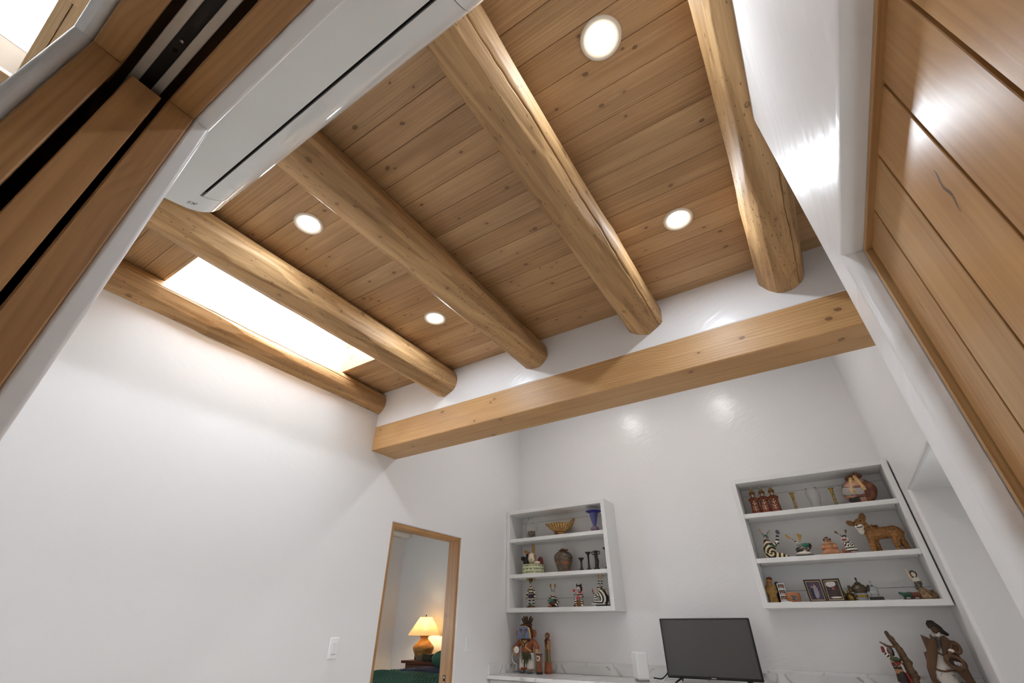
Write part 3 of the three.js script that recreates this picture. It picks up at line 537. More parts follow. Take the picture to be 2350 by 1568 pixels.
// ------------------------------------------------------------------ counter, splash, base cabinets
const CT = Y(-0.363);
{
  const c = thing('countertop', 'white veined marble countertop along the alcove', 'countertop');
  const mUV = (g, s = 0.5) => { const uv = g.attributes.uv; for (let i = 0; i < uv.count; i++) uv.setXY(i, uv.getX(i) * s, uv.getY(i) * s * 2); return g; };
  part('slab', mUV(chamfer(XL + 0.001, XA - 0.001, CT - 0.03, CT, -4.898, -4.285, 0.003)), M.marble, c);
  const sp = thing('counter_splash', 'low marble upstand along the back of the counter', 'backsplash');
  part('splash', mUV(chamfer(XL + 0.001, XA - 0.001, CT + 0.0005, CT + 0.095, -4.899, -4.88, 0.002)), M.marble, sp);
  part('splash', mUV(chamfer(XL + 0.001, XL + 0.022, CT + 0.0005, CT + 0.085, -4.8795, -4.29, 0.002)), M.marble, sp);
  const w = (XA - XL - 0.006) / 4;
  for (let i = 0; i < 4; i++) {
    const o = thing('base_cabinet', ['white base cabinet under the counter below the small shelf unit', 'white base cabinet under the counter below the white speaker', 'white base cabinet under the counter below the television', 'white base cabinet under the counter below the driftwood figures'][i], 'cabinet', [XL + 0.003 + w * i, 0, -4.6], 'base cabinets');
    part('body', bx(0.001, w - 0.001, 0.08, CT - 0.031, -0.29, 0.255), M.shelf, o); part('plinth', bx(0.001, w - 0.001, 0, 0.079, -0.29, 0.2), M.dark, o);
    for (const [a, b] of [[0.004, w / 2 - 0.002], [w / 2 + 0.002, w - 0.004]]) { const d = part('door', chamfer(a, b, 0.09, CT - 0.036, 0.2555, 0.275, 0.002), M.shelf, o); part('handle', tube([[(a + b) / 2 - 0.06, 0.78, 0.276], [(a + b) / 2 - 0.05, 0.78, 0.3], [(a + b) / 2 + 0.05, 0.78, 0.3], [(a + b) / 2 + 0.06, 0.78, 0.276]], 0.005), M.steel, d); }
  }
}
// ------------------------------------------------------------------ shelf units
function shelfUnit(x0, x1, label, s1, s2, b0, top) {
  const o = thing('shelf_unit', label, 'shelf', [x0, Y(b0), -4.9], 'white wall shelf units'), w = x1 - x0, h = top - b0, d = 0.3, f = 0.042, t = 0.036;
  part('side_panel', chamfer(0, f, 0, h, 0.001, d, 0.0015), M.shelf, o); part('side_panel', chamfer(w - f, w, 0, h, 0.001, d, 0.0015), M.shelf, o);
  part('top_panel', chamfer(f, w - f, h - f, h, 0.001, d, 0.0015), M.shelf, o); part('bottom_panel', chamfer(f, w - f, 0, 0.04, 0.001, d, 0.0015), M.shelf, o);
  for (const s of [s1, s2]) {
    part('shelf', chamfer(f + 0.001, w - f - 0.001, s - b0 - t, s - b0, 0.02, d, 0.0015), M.shelf, o);
    for (const x of [f + 0.02, w - f - 0.02]) part('shelf_pin', cap([x, s - b0 - t - 0.003, 0.25], [x, s - b0 - t - 0.012, 0.25], 0.004, 0.003, 2, 8), M.steel, o);
  }
  for (const [a, b] of [[0.04, 0.131], [0.133, 0.925], [0.927, h - f]]) part('back_board', chamfer(f, w - f, a, b, 0.001, 0.018, 0.0015), M.shelf, o);
  return o;
}
shelfUnit(-3.009, -1.778, 'white open shelf unit holding the blue vase, candlesticks and four striped figures', 0.868, 0.508, 0.152, 1.178);
shelfUnit(-0.515, 0.678, 'white open shelf unit holding the deer, corn pot and folding photo frame', 0.870, 0.511, 0.150, 1.179);
// ------------------------------------------------------------------ television, speaker, cable
{
  const t = thing('television', 'flat black television standing on the marble counter', 'television', [-1.012, CT, -4.6]);
  part('case', chamfer(-0.366, 0.366, 0.03, 0.45, -0.035, 0, 0.006), M.black, t);
  part('screen', bx(-0.353, 0.353, 0.05, 0.438, -0.001, 0.0012), std(0x34312e, 0.3, { clearcoat: 1, clearcoatRoughness: 0.1 }), t);
  for (const s of [-1, 1]) part('foot', [cap([s * 0.25, 0.035, -0.015], [s * 0.28, 0.008, 0.09], 0.008, 0.006), cap([s * 0.25, 0.035, -0.02], [s * 0.28, 0.008, -0.12], 0.008, 0.006)], M.black, t);
  part('logo', [...Array(7)].map((_, i) => bx(0.005 + i * 0.0055 - 0.02, 0.009 + i * 0.0055 - 0.02, 0.0365, 0.0425, -0.001, 0.0005)), M.alu, t);
  const s = thing('smart_speaker', 'white rectangular speaker tower on the counter beside the television', 'speaker', [-1.585, CT, -4.55]);
  const b = part('body', rough(chamfer(-0.052, 0.052, 0.014, 0.205, -0.075, 0.075, 0.012), 0, 1), M.plastic, s); b.rotation.y = 0.62;
  const f = part('base', chamfer(-0.044, 0.044, 0, 0.0135, -0.066, 0.066, 0.003), M.grey, s); f.rotation.y = 0.62;
  solo('power_cable', tube([[-1.52, CT + 0.02, -4.66], [-1.46, CT + 0.015, -4.7], [-1.41, CT + 0.05, -4.7], [-1.37, CT + 0.09, -4.66], [-1.33, CT + 0.12, -4.638]], 0.005, 40), M.black, 'dark power cable between the speaker and the television', 'cable');
  solo('data_cable', tube([[-1.5, CT + 0.012, -4.64], [-1.45, CT + 0.006, -4.61], [-1.42, CT + 0.004, -4.56], [-1.4, CT + 0.03, -4.6], [-1.36, CT + 0.06, -4.637]], 0.0025, 40), M.plastic, 'thin white cable curling behind the television', 'cable');
}
// ------------------------------------------------------------------ things on the shelves and the counter
const SA = [Y(0.868), Y(0.508), Y(0.192)], SB = [Y(0.870), Y(0.511), Y(0.190)];   // shelf tops of the two units
const PM = std(0xffffff, 0.58, { vertexColors: true }), PG = std(0xffffff, 0.3, { vertexColors: true });
const BLK = 0x1e1a17, WHT = 0xe8dfd0, TAN = 0xc99b52, BRN = 0x7d4a26;
const STANDS = /^(body|dress|driftwood|thigh|child|lower_animals|seat|cape|moccasin)$/;
const P = (o, name, geo, c, mat = PM) => {
  const g = Array.isArray(geo) ? join(geo) : geo;
  if (STANDS.test(name)) { const p = g.attributes.position; for (let i = 0; i < p.count; i++) if (p.getY(i) < 0.001) p.setY(i, 0.001); }   // flat where it stands
  return part(name, paint(g, typeof c === 'function' ? c : () => c), mat, o);
};
const bands = (a, b, n, c1 = BLK, c2 = WHT, ph = 0) => { const d = [b[0] - a[0], b[1] - a[1], b[2] - a[2]], L = d[0] * d[0] + d[1] * d[1] + d[2] * d[2]; return (x, y, z) => Math.floor(((x - a[0]) * d[0] + (y - a[1]) * d[1] + (z - a[2]) * d[2]) / L * n + ph + 100) % 2 ? c1 : c2; };
const limb = (o, name, a, b, r0, r1, n, c1, c2) => P(o, name, cap(a, b, r0, r1, n * 3, 10), bands(a, b, n, c1, c2));
const mottle = (list, f, seed = 1) => {            // tones that run softly into one another
  const cs = list.map((h) => new THREE.Color(h)), out = new THREE.Color();
  const fn = (x, y, z) => { const n = 0.65 * noise(x * f + z * f * 0.6, y * f - z * f * 0.4, seed) + 0.35 * noise(x * f * 2.7 + 9, y * f * 2.7 + z * f, seed + 1), t = clamp(n * 1.5 - 0.25) * (cs.length - 1), k = Math.min(cs.length - 2, Math.floor(t)); return out.copy(cs[k]).lerp(cs[k + 1], t - k); };
  fn.smooth = true; return fn;
};
function straw(a, b, r, n = 11, seed = 3) {        // a little broom of straws opening from a to b
  const R = rng(seed), A = new THREE.Vector3(...a), D = new THREE.Vector3(...b).sub(A), s = new THREE.Vector3(0.3, 0.2, 1).cross(D).normalize(), t = s.clone().cross(D).normalize(), out = [];
  for (let i = 0; i < n; i++) { const q = R() * 6.283, m = Math.sqrt(R()) * r, l = 0.85 + 0.2 * R(), e = A.clone().addScaledVector(D, l).addScaledVector(s, Math.cos(q) * m).addScaledVector(t, Math.sin(q) * m); out.push(cap(a, e.toArray(), r * 0.16, r * 0.2, 2, 5)); }
  return out;
}
const flat = (pts, d, x = 0, y = 0, z = 0) => { const g = new THREE.ExtrudeGeometry(new THREE.Shape(pts.map(([a, b]) => new THREE.Vector2(a, b))), { depth: d, bevelEnabled: true, bevelThickness: d * 0.3, bevelSize: d * 0.3, bevelSegments: 2 }); g.translate(x, y, z); return g; };
const dots = (o, list, c, name = 'eye') => { for (const [p, r] of list) P(o, name, ell(p, [r, r, r * 0.6], 10, 8), c, PG); };

// --- small unit, top shelf
{
  const o = thing('glass_basket', 'clear glass basket with a thin handle, half full of brown pebbles', 'basket', [-2.745, SA[0], -4.72]);
  part('bowl', lathe([[0.04, 0.0], [0.042, 0.004], [0.055, 0.07], [0.066, 0.13], [0.062, 0.13], [0.051, 0.068], [0.036, 0.006], [0.0, 0.006]], 28), new THREE.MeshPhysicalMaterial({ color: 0xffffff, roughness: 0.03, transmission: 1, thickness: 0.004, ior: 1.45 }), o);
  part('handle', tube([[-0.062, 0.125, 0], [-0.058, 0.18, 0], [-0.03, 0.215, 0], [0.01, 0.222, 0], [0.045, 0.2, 0], [0.06, 0.16, 0], [0.063, 0.125, 0]], 0.0035, 40), new THREE.MeshPhysicalMaterial({ color: 0xf4f6f6, roughness: 0.05, transmission: 0.8, thickness: 0 }), o);
  part('handle_curl', tube([[-0.03, 0.215, 0], [-0.034, 0.232, 0], [-0.026, 0.236, 0.004]], 0.0035, 12), M.grey, o);
  const R = rng(8), s = []; for (let i = 0; i < 130; i++) { const y = 0.012 + 0.075 * R(), r = (0.036 + y * 0.17) * Math.sqrt(R()) * 0.86, q = R() * 6.283, c = [0x6b4c33, 0x9a7a55, 0x4d4038, 0x8d8478, 0xb59468][Math.floor(R() * 5)]; s.push(paint(ell([r * Math.cos(q), y, r * Math.sin(q)], [0.008, 0.006, 0.007], 7, 5), () => c)); }
  const peb = part('pebbles', s, PM, o); peb.userData.kind = 'stuff';
}
{
  const o = thing('woven_bowl', 'ribbed straw-coloured footed bowl with two curled handles', 'bowl', [-2.378, SA[0], -4.735]), c = (x, y, z) => { const a = Math.atan2(z, x) * 14 / Math.PI; return y > 0.05 ? (Math.abs(a - Math.round(a)) < 0.14 ? 0x6b4a24 : noise(x * 60, z * 60 + y * 40, 2) > 0.62 ? 0xb98d4e : 0xd3ab68) : Math.floor(y * 130) % 2 ? 0x5a3c1e : 0xc59a58; };
  P(o, 'bowl', rough(splineLathe([[0.066, 0], [0.062, 0.02], [0.06, 0.042], [0.085, 0.062], [0.125, 0.09], [0.146, 0.118], [0.149, 0.124], [0.14, 0.12], [0.1, 0.08], [0.0, 0.06]], 84, 44), 0.0015, 40), c);
  for (const [s, h] of [[-1, 0.148], [1, 0.17]]) P(o, 'handle', tube([[s * 0.12, 0.1, 0.02], [s * 0.155, h - 0.02, 0.012], [s * 0.178, h, 0], [s * 0.17, h - 0.015, -0.01], [s * 0.15, 0.122, -0.016]], 0.0085, 22), 0xa8763a);
  P(o, 'curl', ell([-0.02, 0.028, 0.06], [0.026, 0.024, 0.012]), 0x6f4722);
}
{
  const o = thing('blue_vase', 'frosted cobalt blue trumpet vase on a mauve glass ball', 'vase', [-1.955, SA[0], -4.72]);
  part('foot_ball', ell([0, 0.033, 0], [0.046, 0.036, 0.046], 28, 18), new THREE.MeshPhysicalMaterial({ color: 0x8d7688, roughness: 0.35, transmission: 0.35, thickness: 0 }), o);
  part('cup', splineLathe([[0.012, 0.066], [0.018, 0.075], [0.032, 0.13], [0.045, 0.19], [0.05, 0.203], [0.058, 0.207], [0.04, 0.2], [0.03, 0.15], [0.0, 0.085]], 36, 50), new THREE.MeshPhysicalMaterial({ color: 0x6a6cae, roughness: 0.3, transmission: 0.3, thickness: 0 }), o);
  part('rim', lathe([[0.045, 0.197], [0.06, 0.203], [0.084, 0.213], [0.086, 0.217], [0.083, 0.219], [0.06, 0.211], [0.046, 0.205]], 40), std(0x2b2a86, 0.2), o);
}
// --- small unit, middle shelf
{
  const o = thing('toy_tin', 'round green patterned tin on the shelf under the soft toys', 'tin', [-2.735, SA[1], -4.735]);
  P(o, 'tin', lathe([[0.0, 0], [0.122, 0], [0.124, 0.004], ...[...Array(23)].map((_, i) => [0.124, 0.008 + i * 0.004]), [0.118, 0.096], [0.117, 0.006], [0, 0.006]], 96), (x, y, z) => { const a = Math.atan2(z, x) * 30; return Math.abs((y % 0.032) - 0.016) < 0.008 && noise(a, y * 90, 5) > 0.42 ? 0x7c7f52 : Math.floor(y / 0.016) % 2 ? 0xb9bf92 : 0xd9d8bb; }, PG);
  const b = thing('plush_rabbit', 'cream plush rabbit with tan ears sitting in the green tin', 'soft toy', [-2.72, SA[1] + 0.008, -4.72]);
  P(b, 'body', rough(ell([0, 0.055, 0], [0.06, 0.055, 0.05], 24, 16), 0.003, 60), 0xd8c6a4); P(b, 'head', rough(ell([-0.005, 0.15, 0.03], [0.045, 0.06, 0.045], 24, 18), 0.003, 60), 0xdccdb0);
  P(b, 'ear', rough(ell([0.008, 0.245, 0.02], [0.018, 0.055, 0.012]), 0.002, 60).rotateZ(0.0), 0xb08342); const e = P(b, 'ear', rough(ell([0, 0, 0], [0.018, 0.05, 0.012]), 0.002, 60), 0xa3743a); e.position.set(-0.068, 0.21, 0.02); e.rotation.z = 1.15;
  P(b, 'inner_ear', ell([0.045, 0.165, 0.05], [0.012, 0.024, 0.008]), 0x8d5a33); dots(b, [[[-0.02, 0.16, 0.073], 0.004], [[0.008, 0.135, 0.075], 0.005]], 0x2b1c12); P(b, 'paw', ell([0.07, 0.1, 0.055], [0.04, 0.016, 0.02]), 0xdccdb0);
  const k = thing('plush_blackbird', 'black plush toy beside the rabbit in the green tin', 'soft toy', [-2.805, SA[1] + 0.008, -4.70]);
  P(k, 'body', rough(ell([0, 0.1, 0], [0.038, 0.07, 0.035], 20, 14), 0.004, 50), 0x171414); P(k, 'head', rough(ell([-0.035, 0.155, 0.01], [0.026, 0.024, 0.024]), 0.003, 60), 0x151212); P(k, 'tail', rough(ell([0.02, 0.17, 0.0], [0.022, 0.034, 0.02]), 0.003, 60), 0x1a1616);
  const r = thing('plush_red', 'dark red plush toy behind the rabbit in the green tin', 'soft toy', [-2.655, SA[1] + 0.008, -4.755]);
  P(r, 'body', rough(ell([0, 0.095, 0], [0.036, 0.075, 0.034], 20, 14), 0.003, 50), mottle([0x7a2430, 0x96404a, 0x6a1c28], 60)); P(r, 'scarf', ell([-0.03, 0.098, 0.04], [0.05, 0.012, 0.012]), 0x9a3a42);
}
{
  const o = thing('clay_jar', 'dark smoky clay jar with a small wooden flute on its rim', 'jar', [-2.358, SA[1], -4.735]);
  P(o, 'jar', splineLathe([[0.058, 0], [0.064, 0.012], [0.082, 0.07], [0.1, 0.13], [0.095, 0.17], [0.065, 0.197], [0.042, 0.205], [0.044, 0.212], [0.054, 0.216], [0.04, 0.214], [0.02, 0.2]], 44, 60), (x, y, z) => noise(x * 12 + 3, y * 14 + z * 8, 4) > 0.55 && y < 0.1 ? 0x8a5530 : [0x4c4137, 0x5b4c3e, 0x6b5a44, 0x3f362f][Math.floor(noise(x * 30, y * 60, 5) * 3.99)], PG);
  P(o, 'flute', cap([-0.01, 0.226, 0.02], [0.075, 0.212, 0.04], 0.0095, 0.0095), 0x7b4a2e);
}
{
  const iron = std(0x2b231d, 0.55);
  const stick = (x, h, label, extra) => { const o = thing('candlestick', label, 'candlestick', [x, SA[1], -4.72], 'dark candlesticks'); part('base', lathe([[0.0, 0], [0.036, 0], [0.036, 0.006], [0.024, 0.016], [0.014, 0.032], [0.011, 0.045]], 8), iron, o); part('stem', lathe([[0.011, 0.044], [0.0095, h * 0.5], [0.0105, h - 0.03]], 8), iron, o); part('cup', lathe([[0.0105, h - 0.031], [0.018, h - 0.018], [0.033, h - 0.004], [0.034, h], [0.02, h], [0.0, h - 0.01]], 8), iron, o); return o; };
  stick(-2.144, 0.128, 'shortest dark iron candlestick, next to the clay jar'); stick(-2.06, 0.178, 'medium dark iron candlestick with a flared cup');
  const f = thing('figural_candlestick', 'dark candlestick with a draped figure on its stem and looped handles', 'candlestick', [-1.975, SA[1], -4.725], 'dark candlesticks');
  part('base', lathe([[0, 0], [0.045, 0], [0.044, 0.008], [0.03, 0.02], [0.018, 0.04]], 8), iron, f); part('stem', [lathe([[0.018, 0.039], [0.015, 0.09], [0.019, 0.16]], 12), rough(blob([[[0.012, 0.05, 0.01], [0.02, 0.09, 0.012], 0.014, 0.012], [[0.02, 0.09, 0.012], [0.008, 0.15, 0.012], 0.012, 0.011]], 0.01, 28), 0.001, 80)], iron, f);
  part('cup', lathe([[0.018, 0.159], [0.021, 0.17], [0.021, 0.187], [0.015, 0.187], [0, 0.178]], 14), iron, f); for (const s of [-1, 1]) part('handle', tube([[s * 0.018, 0.172, 0], [s * 0.04, 0.178, 0], [s * 0.043, 0.16, 0], [s * 0.02, 0.15, 0]], 0.005, 18), iron, f);
  stick(-1.858, 0.208, 'tallest dark iron candlestick, against the side of the shelf unit');
}
// --- small unit, bottom shelf: four painted striped figures
{
  const y = SA[2];
  const a = thing('striped_figure', 'standing black and white striped figure with an olive headdress on a brown base', 'figurine', [-2.76, y, -4.72], 'painted striped figures');
  P(a, 'base', rough(lathe([[0, 0], [0.062, 0], [0.058, 0.008], [0.03, 0.013], [0, 0.014]], 22), 0.002, 50), 0x7a5530); P(a, 'melon', ell([0.006, 0.026, 0.03], [0.017, 0.014, 0.014]), 0x1f6b50, PG);
  for (const s of [-1, 1]) { limb(a, 'leg', [s * 0.028, 0.022, 0], [s * 0.02, 0.105, 0], 0.011, 0.013, 6); P(a, 'foot', ell([s * 0.031, 0.018, 0.012], [0.011, 0.009, 0.017]), 0x6e3a22); limb(a, 'arm', [s * 0.034, 0.178, 0], [s * 0.044, 0.145, 0.004], 0.011, 0.01, 3); limb(a, 'forearm', [s * 0.044, 0.145, 0.004], [s * 0.05, 0.1, 0.014], 0.01, 0.008, 3); P(a, 'hand', ell([s * 0.052, 0.09, 0.016], [0.008, 0.01, 0.007]), 0xb98a55); }
  P(a, 'kilt', lathe([[0.034, 0.094], [0.036, 0.1], [0.03, 0.128], [0.024, 0.13]], 18), bands([0, 0.094, 0], [0, 0.13, 0], 3, 0x3a2418, 0x2f3550)); P(a, 'torso', cap([0, 0.128, 0], [0, 0.172, 0], 0.026, 0.03, 10), bands([0, 0.12, 0], [0, 0.19, 0], 5, BLK, 0xe0cdb0));
  P(a, 'head', ell([0, 0.218, 0], [0.023, 0.026, 0.023], 20, 16), (x, yy, z) => { const d = Math.hypot(x, (yy - 0.216) * 0.9); return z > 0 ? (d < 0.006 ? 0xb5583a : d < 0.012 ? WHT : d < 0.018 ? BLK : WHT) : BLK; });
  P(a, 'headdress', rough(ell([0, 0.262, 0], [0.022, 0.026, 0.018], 20, 14), 0.005, 90), mottle([0x4c3b1c, 0x6b5a26, 0x39260f, 0x8a7434], 120)); for (const s of [-1, 1]) { limb(a, 'horn', [s * 0.016, 0.245, 0], [s * 0.03, 0.265, 0], 0.007, 0.005, 3); P(a, 'tuft', rough(ell([s * 0.042, 0.272, 0.002], [0.014, 0.012, 0.01]), 0.003, 120), TAN); }
  const b = thing('striped_figure', 'seated striped figure holding a drum with a green melon, two tufted horns', 'figurine', [-2.495, y, -4.72], 'painted striped figures');
  P(b, 'base', rough(lathe([[0, 0], [0.058, 0], [0.055, 0.01], [0, 0.012]], 20), 0.002, 50), 0x2b211b); P(b, 'drum', lathe([[0, 0.012], [0.033, 0.012], [0.035, 0.04], [0.031, 0.078], [0, 0.08]], 24).translate(0, 0, 0.012), 0x4a3426); P(b, 'melon', ell([0, 0.066, 0.042], [0.024, 0.018, 0.012]), 0x1e7256, PG); P(b, 'slice', ell([-0.018, 0.014, 0.05], [0.022, 0.01, 0.01]), 0xb5622c);
  for (const s of [-1, 1]) { limb(b, 'leg', [s * 0.036, 0.016, 0.03], [s * 0.052, 0.045, 0.0], 0.014, 0.015, 3, BLK, 0xe8dccb); limb(b, 'arm', [s * 0.03, 0.1, 0], [s * 0.05, 0.07, 0.02], 0.011, 0.009, 3); limb(b, 'horn', [s * 0.009, 0.142, 0], [s * 0.022, 0.182, 0], 0.0075, 0.006, 5); P(b, 'tuft', rough(ell([s * 0.026, 0.2, 0], [0.01, 0.018, 0.009]), 0.002, 120), 0xa8742e); }
  P(b, 'torso', cap([0, 0.07, -0.008], [0, 0.098, -0.006], 0.032, 0.026, 8), bands([0, 0.05, 0], [0, 0.12, 0], 5, 0x3b2a22, WHT)); P(b, 'head', ell([0, 0.13, 0], [0.018, 0.026, 0.018], 18, 14), (x, yy, z) => z > 0.006 && Math.abs(yy - 0.122) < 0.004 && Math.abs(x) < 0.008 ? 0x8a4a40 : yy > 0.138 ? (Math.floor(yy * 300) % 2 ? 0x55504c : WHT) : 0xd9d2c8);
  const c = thing('striped_figure', 'striped figure eating watermelon on a brown stump, dark curly hair', 'figurine', [-2.19, y, -4.72], 'painted striped figures');
  P(c, 'stump', rough(lathe([[0, 0], [0.037, 0], [0.034, 0.03], [0.035, 0.062], [0, 0.064]], 18), 0.002, 60), 0x8a5c30); P(c, 'torso', cap([0, 0.08, 0], [0, 0.112, 0], 0.026, 0.024, 8), bands([0, 0.06, 0], [0, 0.14, 0], 6));
  for (const s of [-1, 1]) { limb(c, 'leg', [s * 0.018, 0.075, 0.012], [s * 0.036, 0.062, 0.034], 0.013, 0.012, 3); limb(c, 'shin', [s * 0.036, 0.062, 0.034], [s * 0.034, 0.022, 0.036], 0.012, 0.01, 4); P(c, 'foot', ell([s * 0.042, 0.012, 0.042], [0.013, 0.01, 0.016]), s < 0 ? 0x6e2f22 : 0xe3d8c8); P(c, 'ear', new THREE.ConeGeometry(0.011, 0.028, 8).translate(s * 0.024, 0.2, 0), bands([0, 0.186, 0], [0, 0.214, 0], 3)); }
  limb(c, 'arm', [-0.024, 0.118, 0], [-0.05, 0.108, 0.014], 0.01, 0.009, 3); limb(c, 'arm', [0.024, 0.118, 0], [0.04, 0.092, 0.012], 0.01, 0.009, 3); P(c, 'hair', rough(ell([0, 0.162, -0.006], [0.031, 0.035, 0.024], 20, 16), 0.003, 90), 0x2f1d12); P(c, 'head', ell([0, 0.158, 0.012], [0.02, 0.025, 0.017], 18, 14), (x, yy) => Math.abs(yy - 0.152) < 0.004 && Math.abs(x) < 0.01 ? 0xb0403a : 0xd8cfcb);
  for (const [px, py, pz, s] of [[-0.052, 0.14, 0.014, 1], [0.022, 0.118, 0.03, 1.1], [0, 0.075, 0.04, 1.2]]) P(c, 'watermelon_slice', flat([[-0.014 * s, 0.006], [0, -0.012 * s], [0.014 * s, 0.006], [0, 0.02 * s]], 0.006, px, py, pz), (x, yy) => yy < py - 0.004 * s ? 0xdfe3d0 : 0xc93a40);
  const d = thing('striped_figure', 'large kneeling striped figure with two tall straw horns and a red cone in hand', 'figurine', [-1.955, y, -4.72], 'painted striped figures');
  P(d, 'base', chamfer(-0.05, 0.072, 0, 0.014, -0.04, 0.04, 0.003), BLK); const sw = (x, yy, z) => Math.floor((Math.hypot(x + 0.02, yy - 0.07) * 62) + 100) % 2 ? BLK : WHT;
  P(d, 'body', blob([[[0.03, 0.045, 0], [0.025, 0.1, 0], 0.044, 0.045], [[0.025, 0.1, 0], [0.01, 0.135, 0], 0.045, 0.028]], 0.02, 46), sw); P(d, 'thigh', blob([[[0.04, 0.034, 0.02], [-0.035, 0.028, 0.03], 0.02, 0.014], [[0.04, 0.034, -0.02], [-0.035, 0.028, -0.02], 0.02, 0.014]], 0.006, 36), bands([0, 0.014, 0], [0, 0.06, 0], 4));
  limb(d, 'arm', [0.0, 0.118, 0.03], [-0.035, 0.088, 0.034], 0.016, 0.013, 4); limb(d, 'forearm', [-0.035, 0.088, 0.034], [-0.066, 0.112, 0.03], 0.013, 0.011, 4); P(d, 'red_cone', new THREE.ConeGeometry(0.008, 0.046, 10).translate(-0.075, 0.142, 0.03), 0xb23a34);
  P(d, 'head', ell([-0.012, 0.165, 0], [0.028, 0.026, 0.024], 20, 16), (x, yy) => yy < 0.158 ? (x < -0.03 ? 0x3a3530 : WHT) : Math.floor(yy * 130) % 2 ? BLK : WHT); for (const [x0, x1, z] of [[-0.012, -0.012, 0.008], [0.012, 0.03, -0.006]]) { limb(d, 'horn', [x0, 0.18, z], [x0 + (x1 - x0) * 0.4, 0.225, z], 0.013, 0.009, 4); P(d, 'straw_tuft', straw([x0 + (x1 - x0) * 0.4, 0.225, z], [x1 + 0.006, 0.292, z], 0.011, 16, 4), TAN); }
  P(d, 'scarf', tube([[-0.03, 0.142, 0.02], [0.0, 0.13, 0.03], [0.035, 0.145, 0.02], [0.045, 0.15, -0.01]], 0.004, 20), 0xb8862c); P(d, 'child', blob([[[-0.045, 0.035, 0.04], [-0.04, 0.06, 0.042], 0.015, 0.012], [[-0.045, 0.085, 0.044], [-0.045, 0.09, 0.044], 0.013, 0.012], [[-0.06, 0.03, 0.045], [-0.085, 0.025, 0.045], 0.009, 0.007]], 0.006, 34), bands([0, 0.02, 0], [0, 0.1, 0], 8));
}
// --- large unit, top shelf
for (const [x, label] of [[-0.368, 'red-brown robed figure with a pointed crown, against the shelf side'], [-0.288, 'red-brown robed figure with a pointed crown, middle of its row of three'], [-0.208, 'red-brown robed figure with a pointed crown, on the brass candlestick side']]) {
  const o = thing('robed_figure', label, 'figurine', [x, SB[0], -4.72], 'three robed figures');
  const R = [0x7a3a22, 0x6c3120, 0x87452a];
  P(o, 'robe', rough(lathe([[0, 0], [0.04, 0], [0.041, 0.012], [0.037, 0.08], [0.033, 0.135], [0.026, 0.155], [0.012, 0.165]], 22).scale(1, 1, 0.8), 0.001, 50), (px, py, pz) => py < 0.02 ? 0xa8763c : R[Math.floor(noise(px * 50, py * 40, 3) * 2.99)]);
  P(o, 'embroidery', [tube([[0, 0.03, 0.0325], [0, 0.07, 0.032], [0, 0.115, 0.0295]], 0.0016, 12), ...[-1, 1].flatMap((s) => [tube([[0, 0.055, 0.0325], [s * 0.01, 0.066, 0.032], [s * 0.02, 0.072, 0.0275]], 0.0015, 12), tube([[0, 0.04, 0.033], [s * 0.012, 0.048, 0.032], [s * 0.022, 0.047, 0.0275]], 0.0015, 12), tube([[0, 0.085, 0.0315], [s * 0.008, 0.098, 0.031], [s * 0.014, 0.1, 0.029]], 0.0015, 12)]), ell([0, 0.118, 0.0295], [0.004, 0.006, 0.002]), ell([-0.013, 0.103, 0.029], [0.003, 0.004, 0.002]), ell([0.013, 0.103, 0.029], [0.003, 0.004, 0.002])], 0xe3c9a4);
  P(o, 'shoulder', blob([[[-0.028, 0.138, 0], [0.028, 0.138, 0], 0.015, 0.015], [[-0.033, 0.13, 0.01], [-0.012, 0.118, 0.03], 0.01, 0.008], [[0.033, 0.13, 0.01], [0.012, 0.118, 0.03], 0.01, 0.008]], 0.008, 30), 0x7d4326);
  P(o, 'head', ell([0, 0.178, 0.003], [0.014, 0.019, 0.014]), 0x9c6a44); P(o, 'beard', ell([0.002, 0.166, 0.014], [0.006, 0.015, 0.005]), 0xd6c3a8); P(o, 'crown', lathe([[0.017, 0.187], [0.019, 0.194], [0.016, 0.21], [0.012, 0.222], [0.0, 0.228]], 16), (px, py) => py > 0.2 ? 0xa07a36 : 0x5d3a1e); P(o, 'spike', new THREE.ConeGeometry(0.0065, 0.032, 10).translate(0, 0.242, 0), 0xd2b79c); for (const s of [-1, 1]) P(o, 'ornament', ell([s * 0.02, 0.19, 0], [0.006, 0.016, 0.005]), 0x8a6430);
}
for (const [x, label] of [[-0.055, 'twisted brass candlestick beside the three robed figures'], [0.243, 'twisted brass candlestick beside the corn pot']]) {
  const o = thing('brass_candlestick', label, 'candlestick', [x, SB[0], -4.71], 'brass candlesticks'), brass = std(0xa98a3c, 0.28, { metalness: 0.9 });
  part('base', lathe([[0, 0], [0.03, 0], [0.03, 0.005], [0.018, 0.012], [0.008, 0.02]], 28), brass, o);
  const tw = (ph) => tube([...Array(13)].map((_, i) => { const t = i / 12; return [0.009 * Math.sin(t * 9.42 + ph), 0.02 + t * 0.085, 0.009 * Math.cos(t * 9.42 + ph)]; }), 0.004, 60, 7);
  part('twist', [tw(0), tw(Math.PI)], brass, o); part('cup', lathe([[0.006, 0.104], [0.011, 0.108], [0.012, 0.115], [0.0125, 0.148], [0.022, 0.151], [0.022, 0.154], [0.009, 0.153], [0.008, 0.12], [0, 0.118]], 28), brass, o);
}
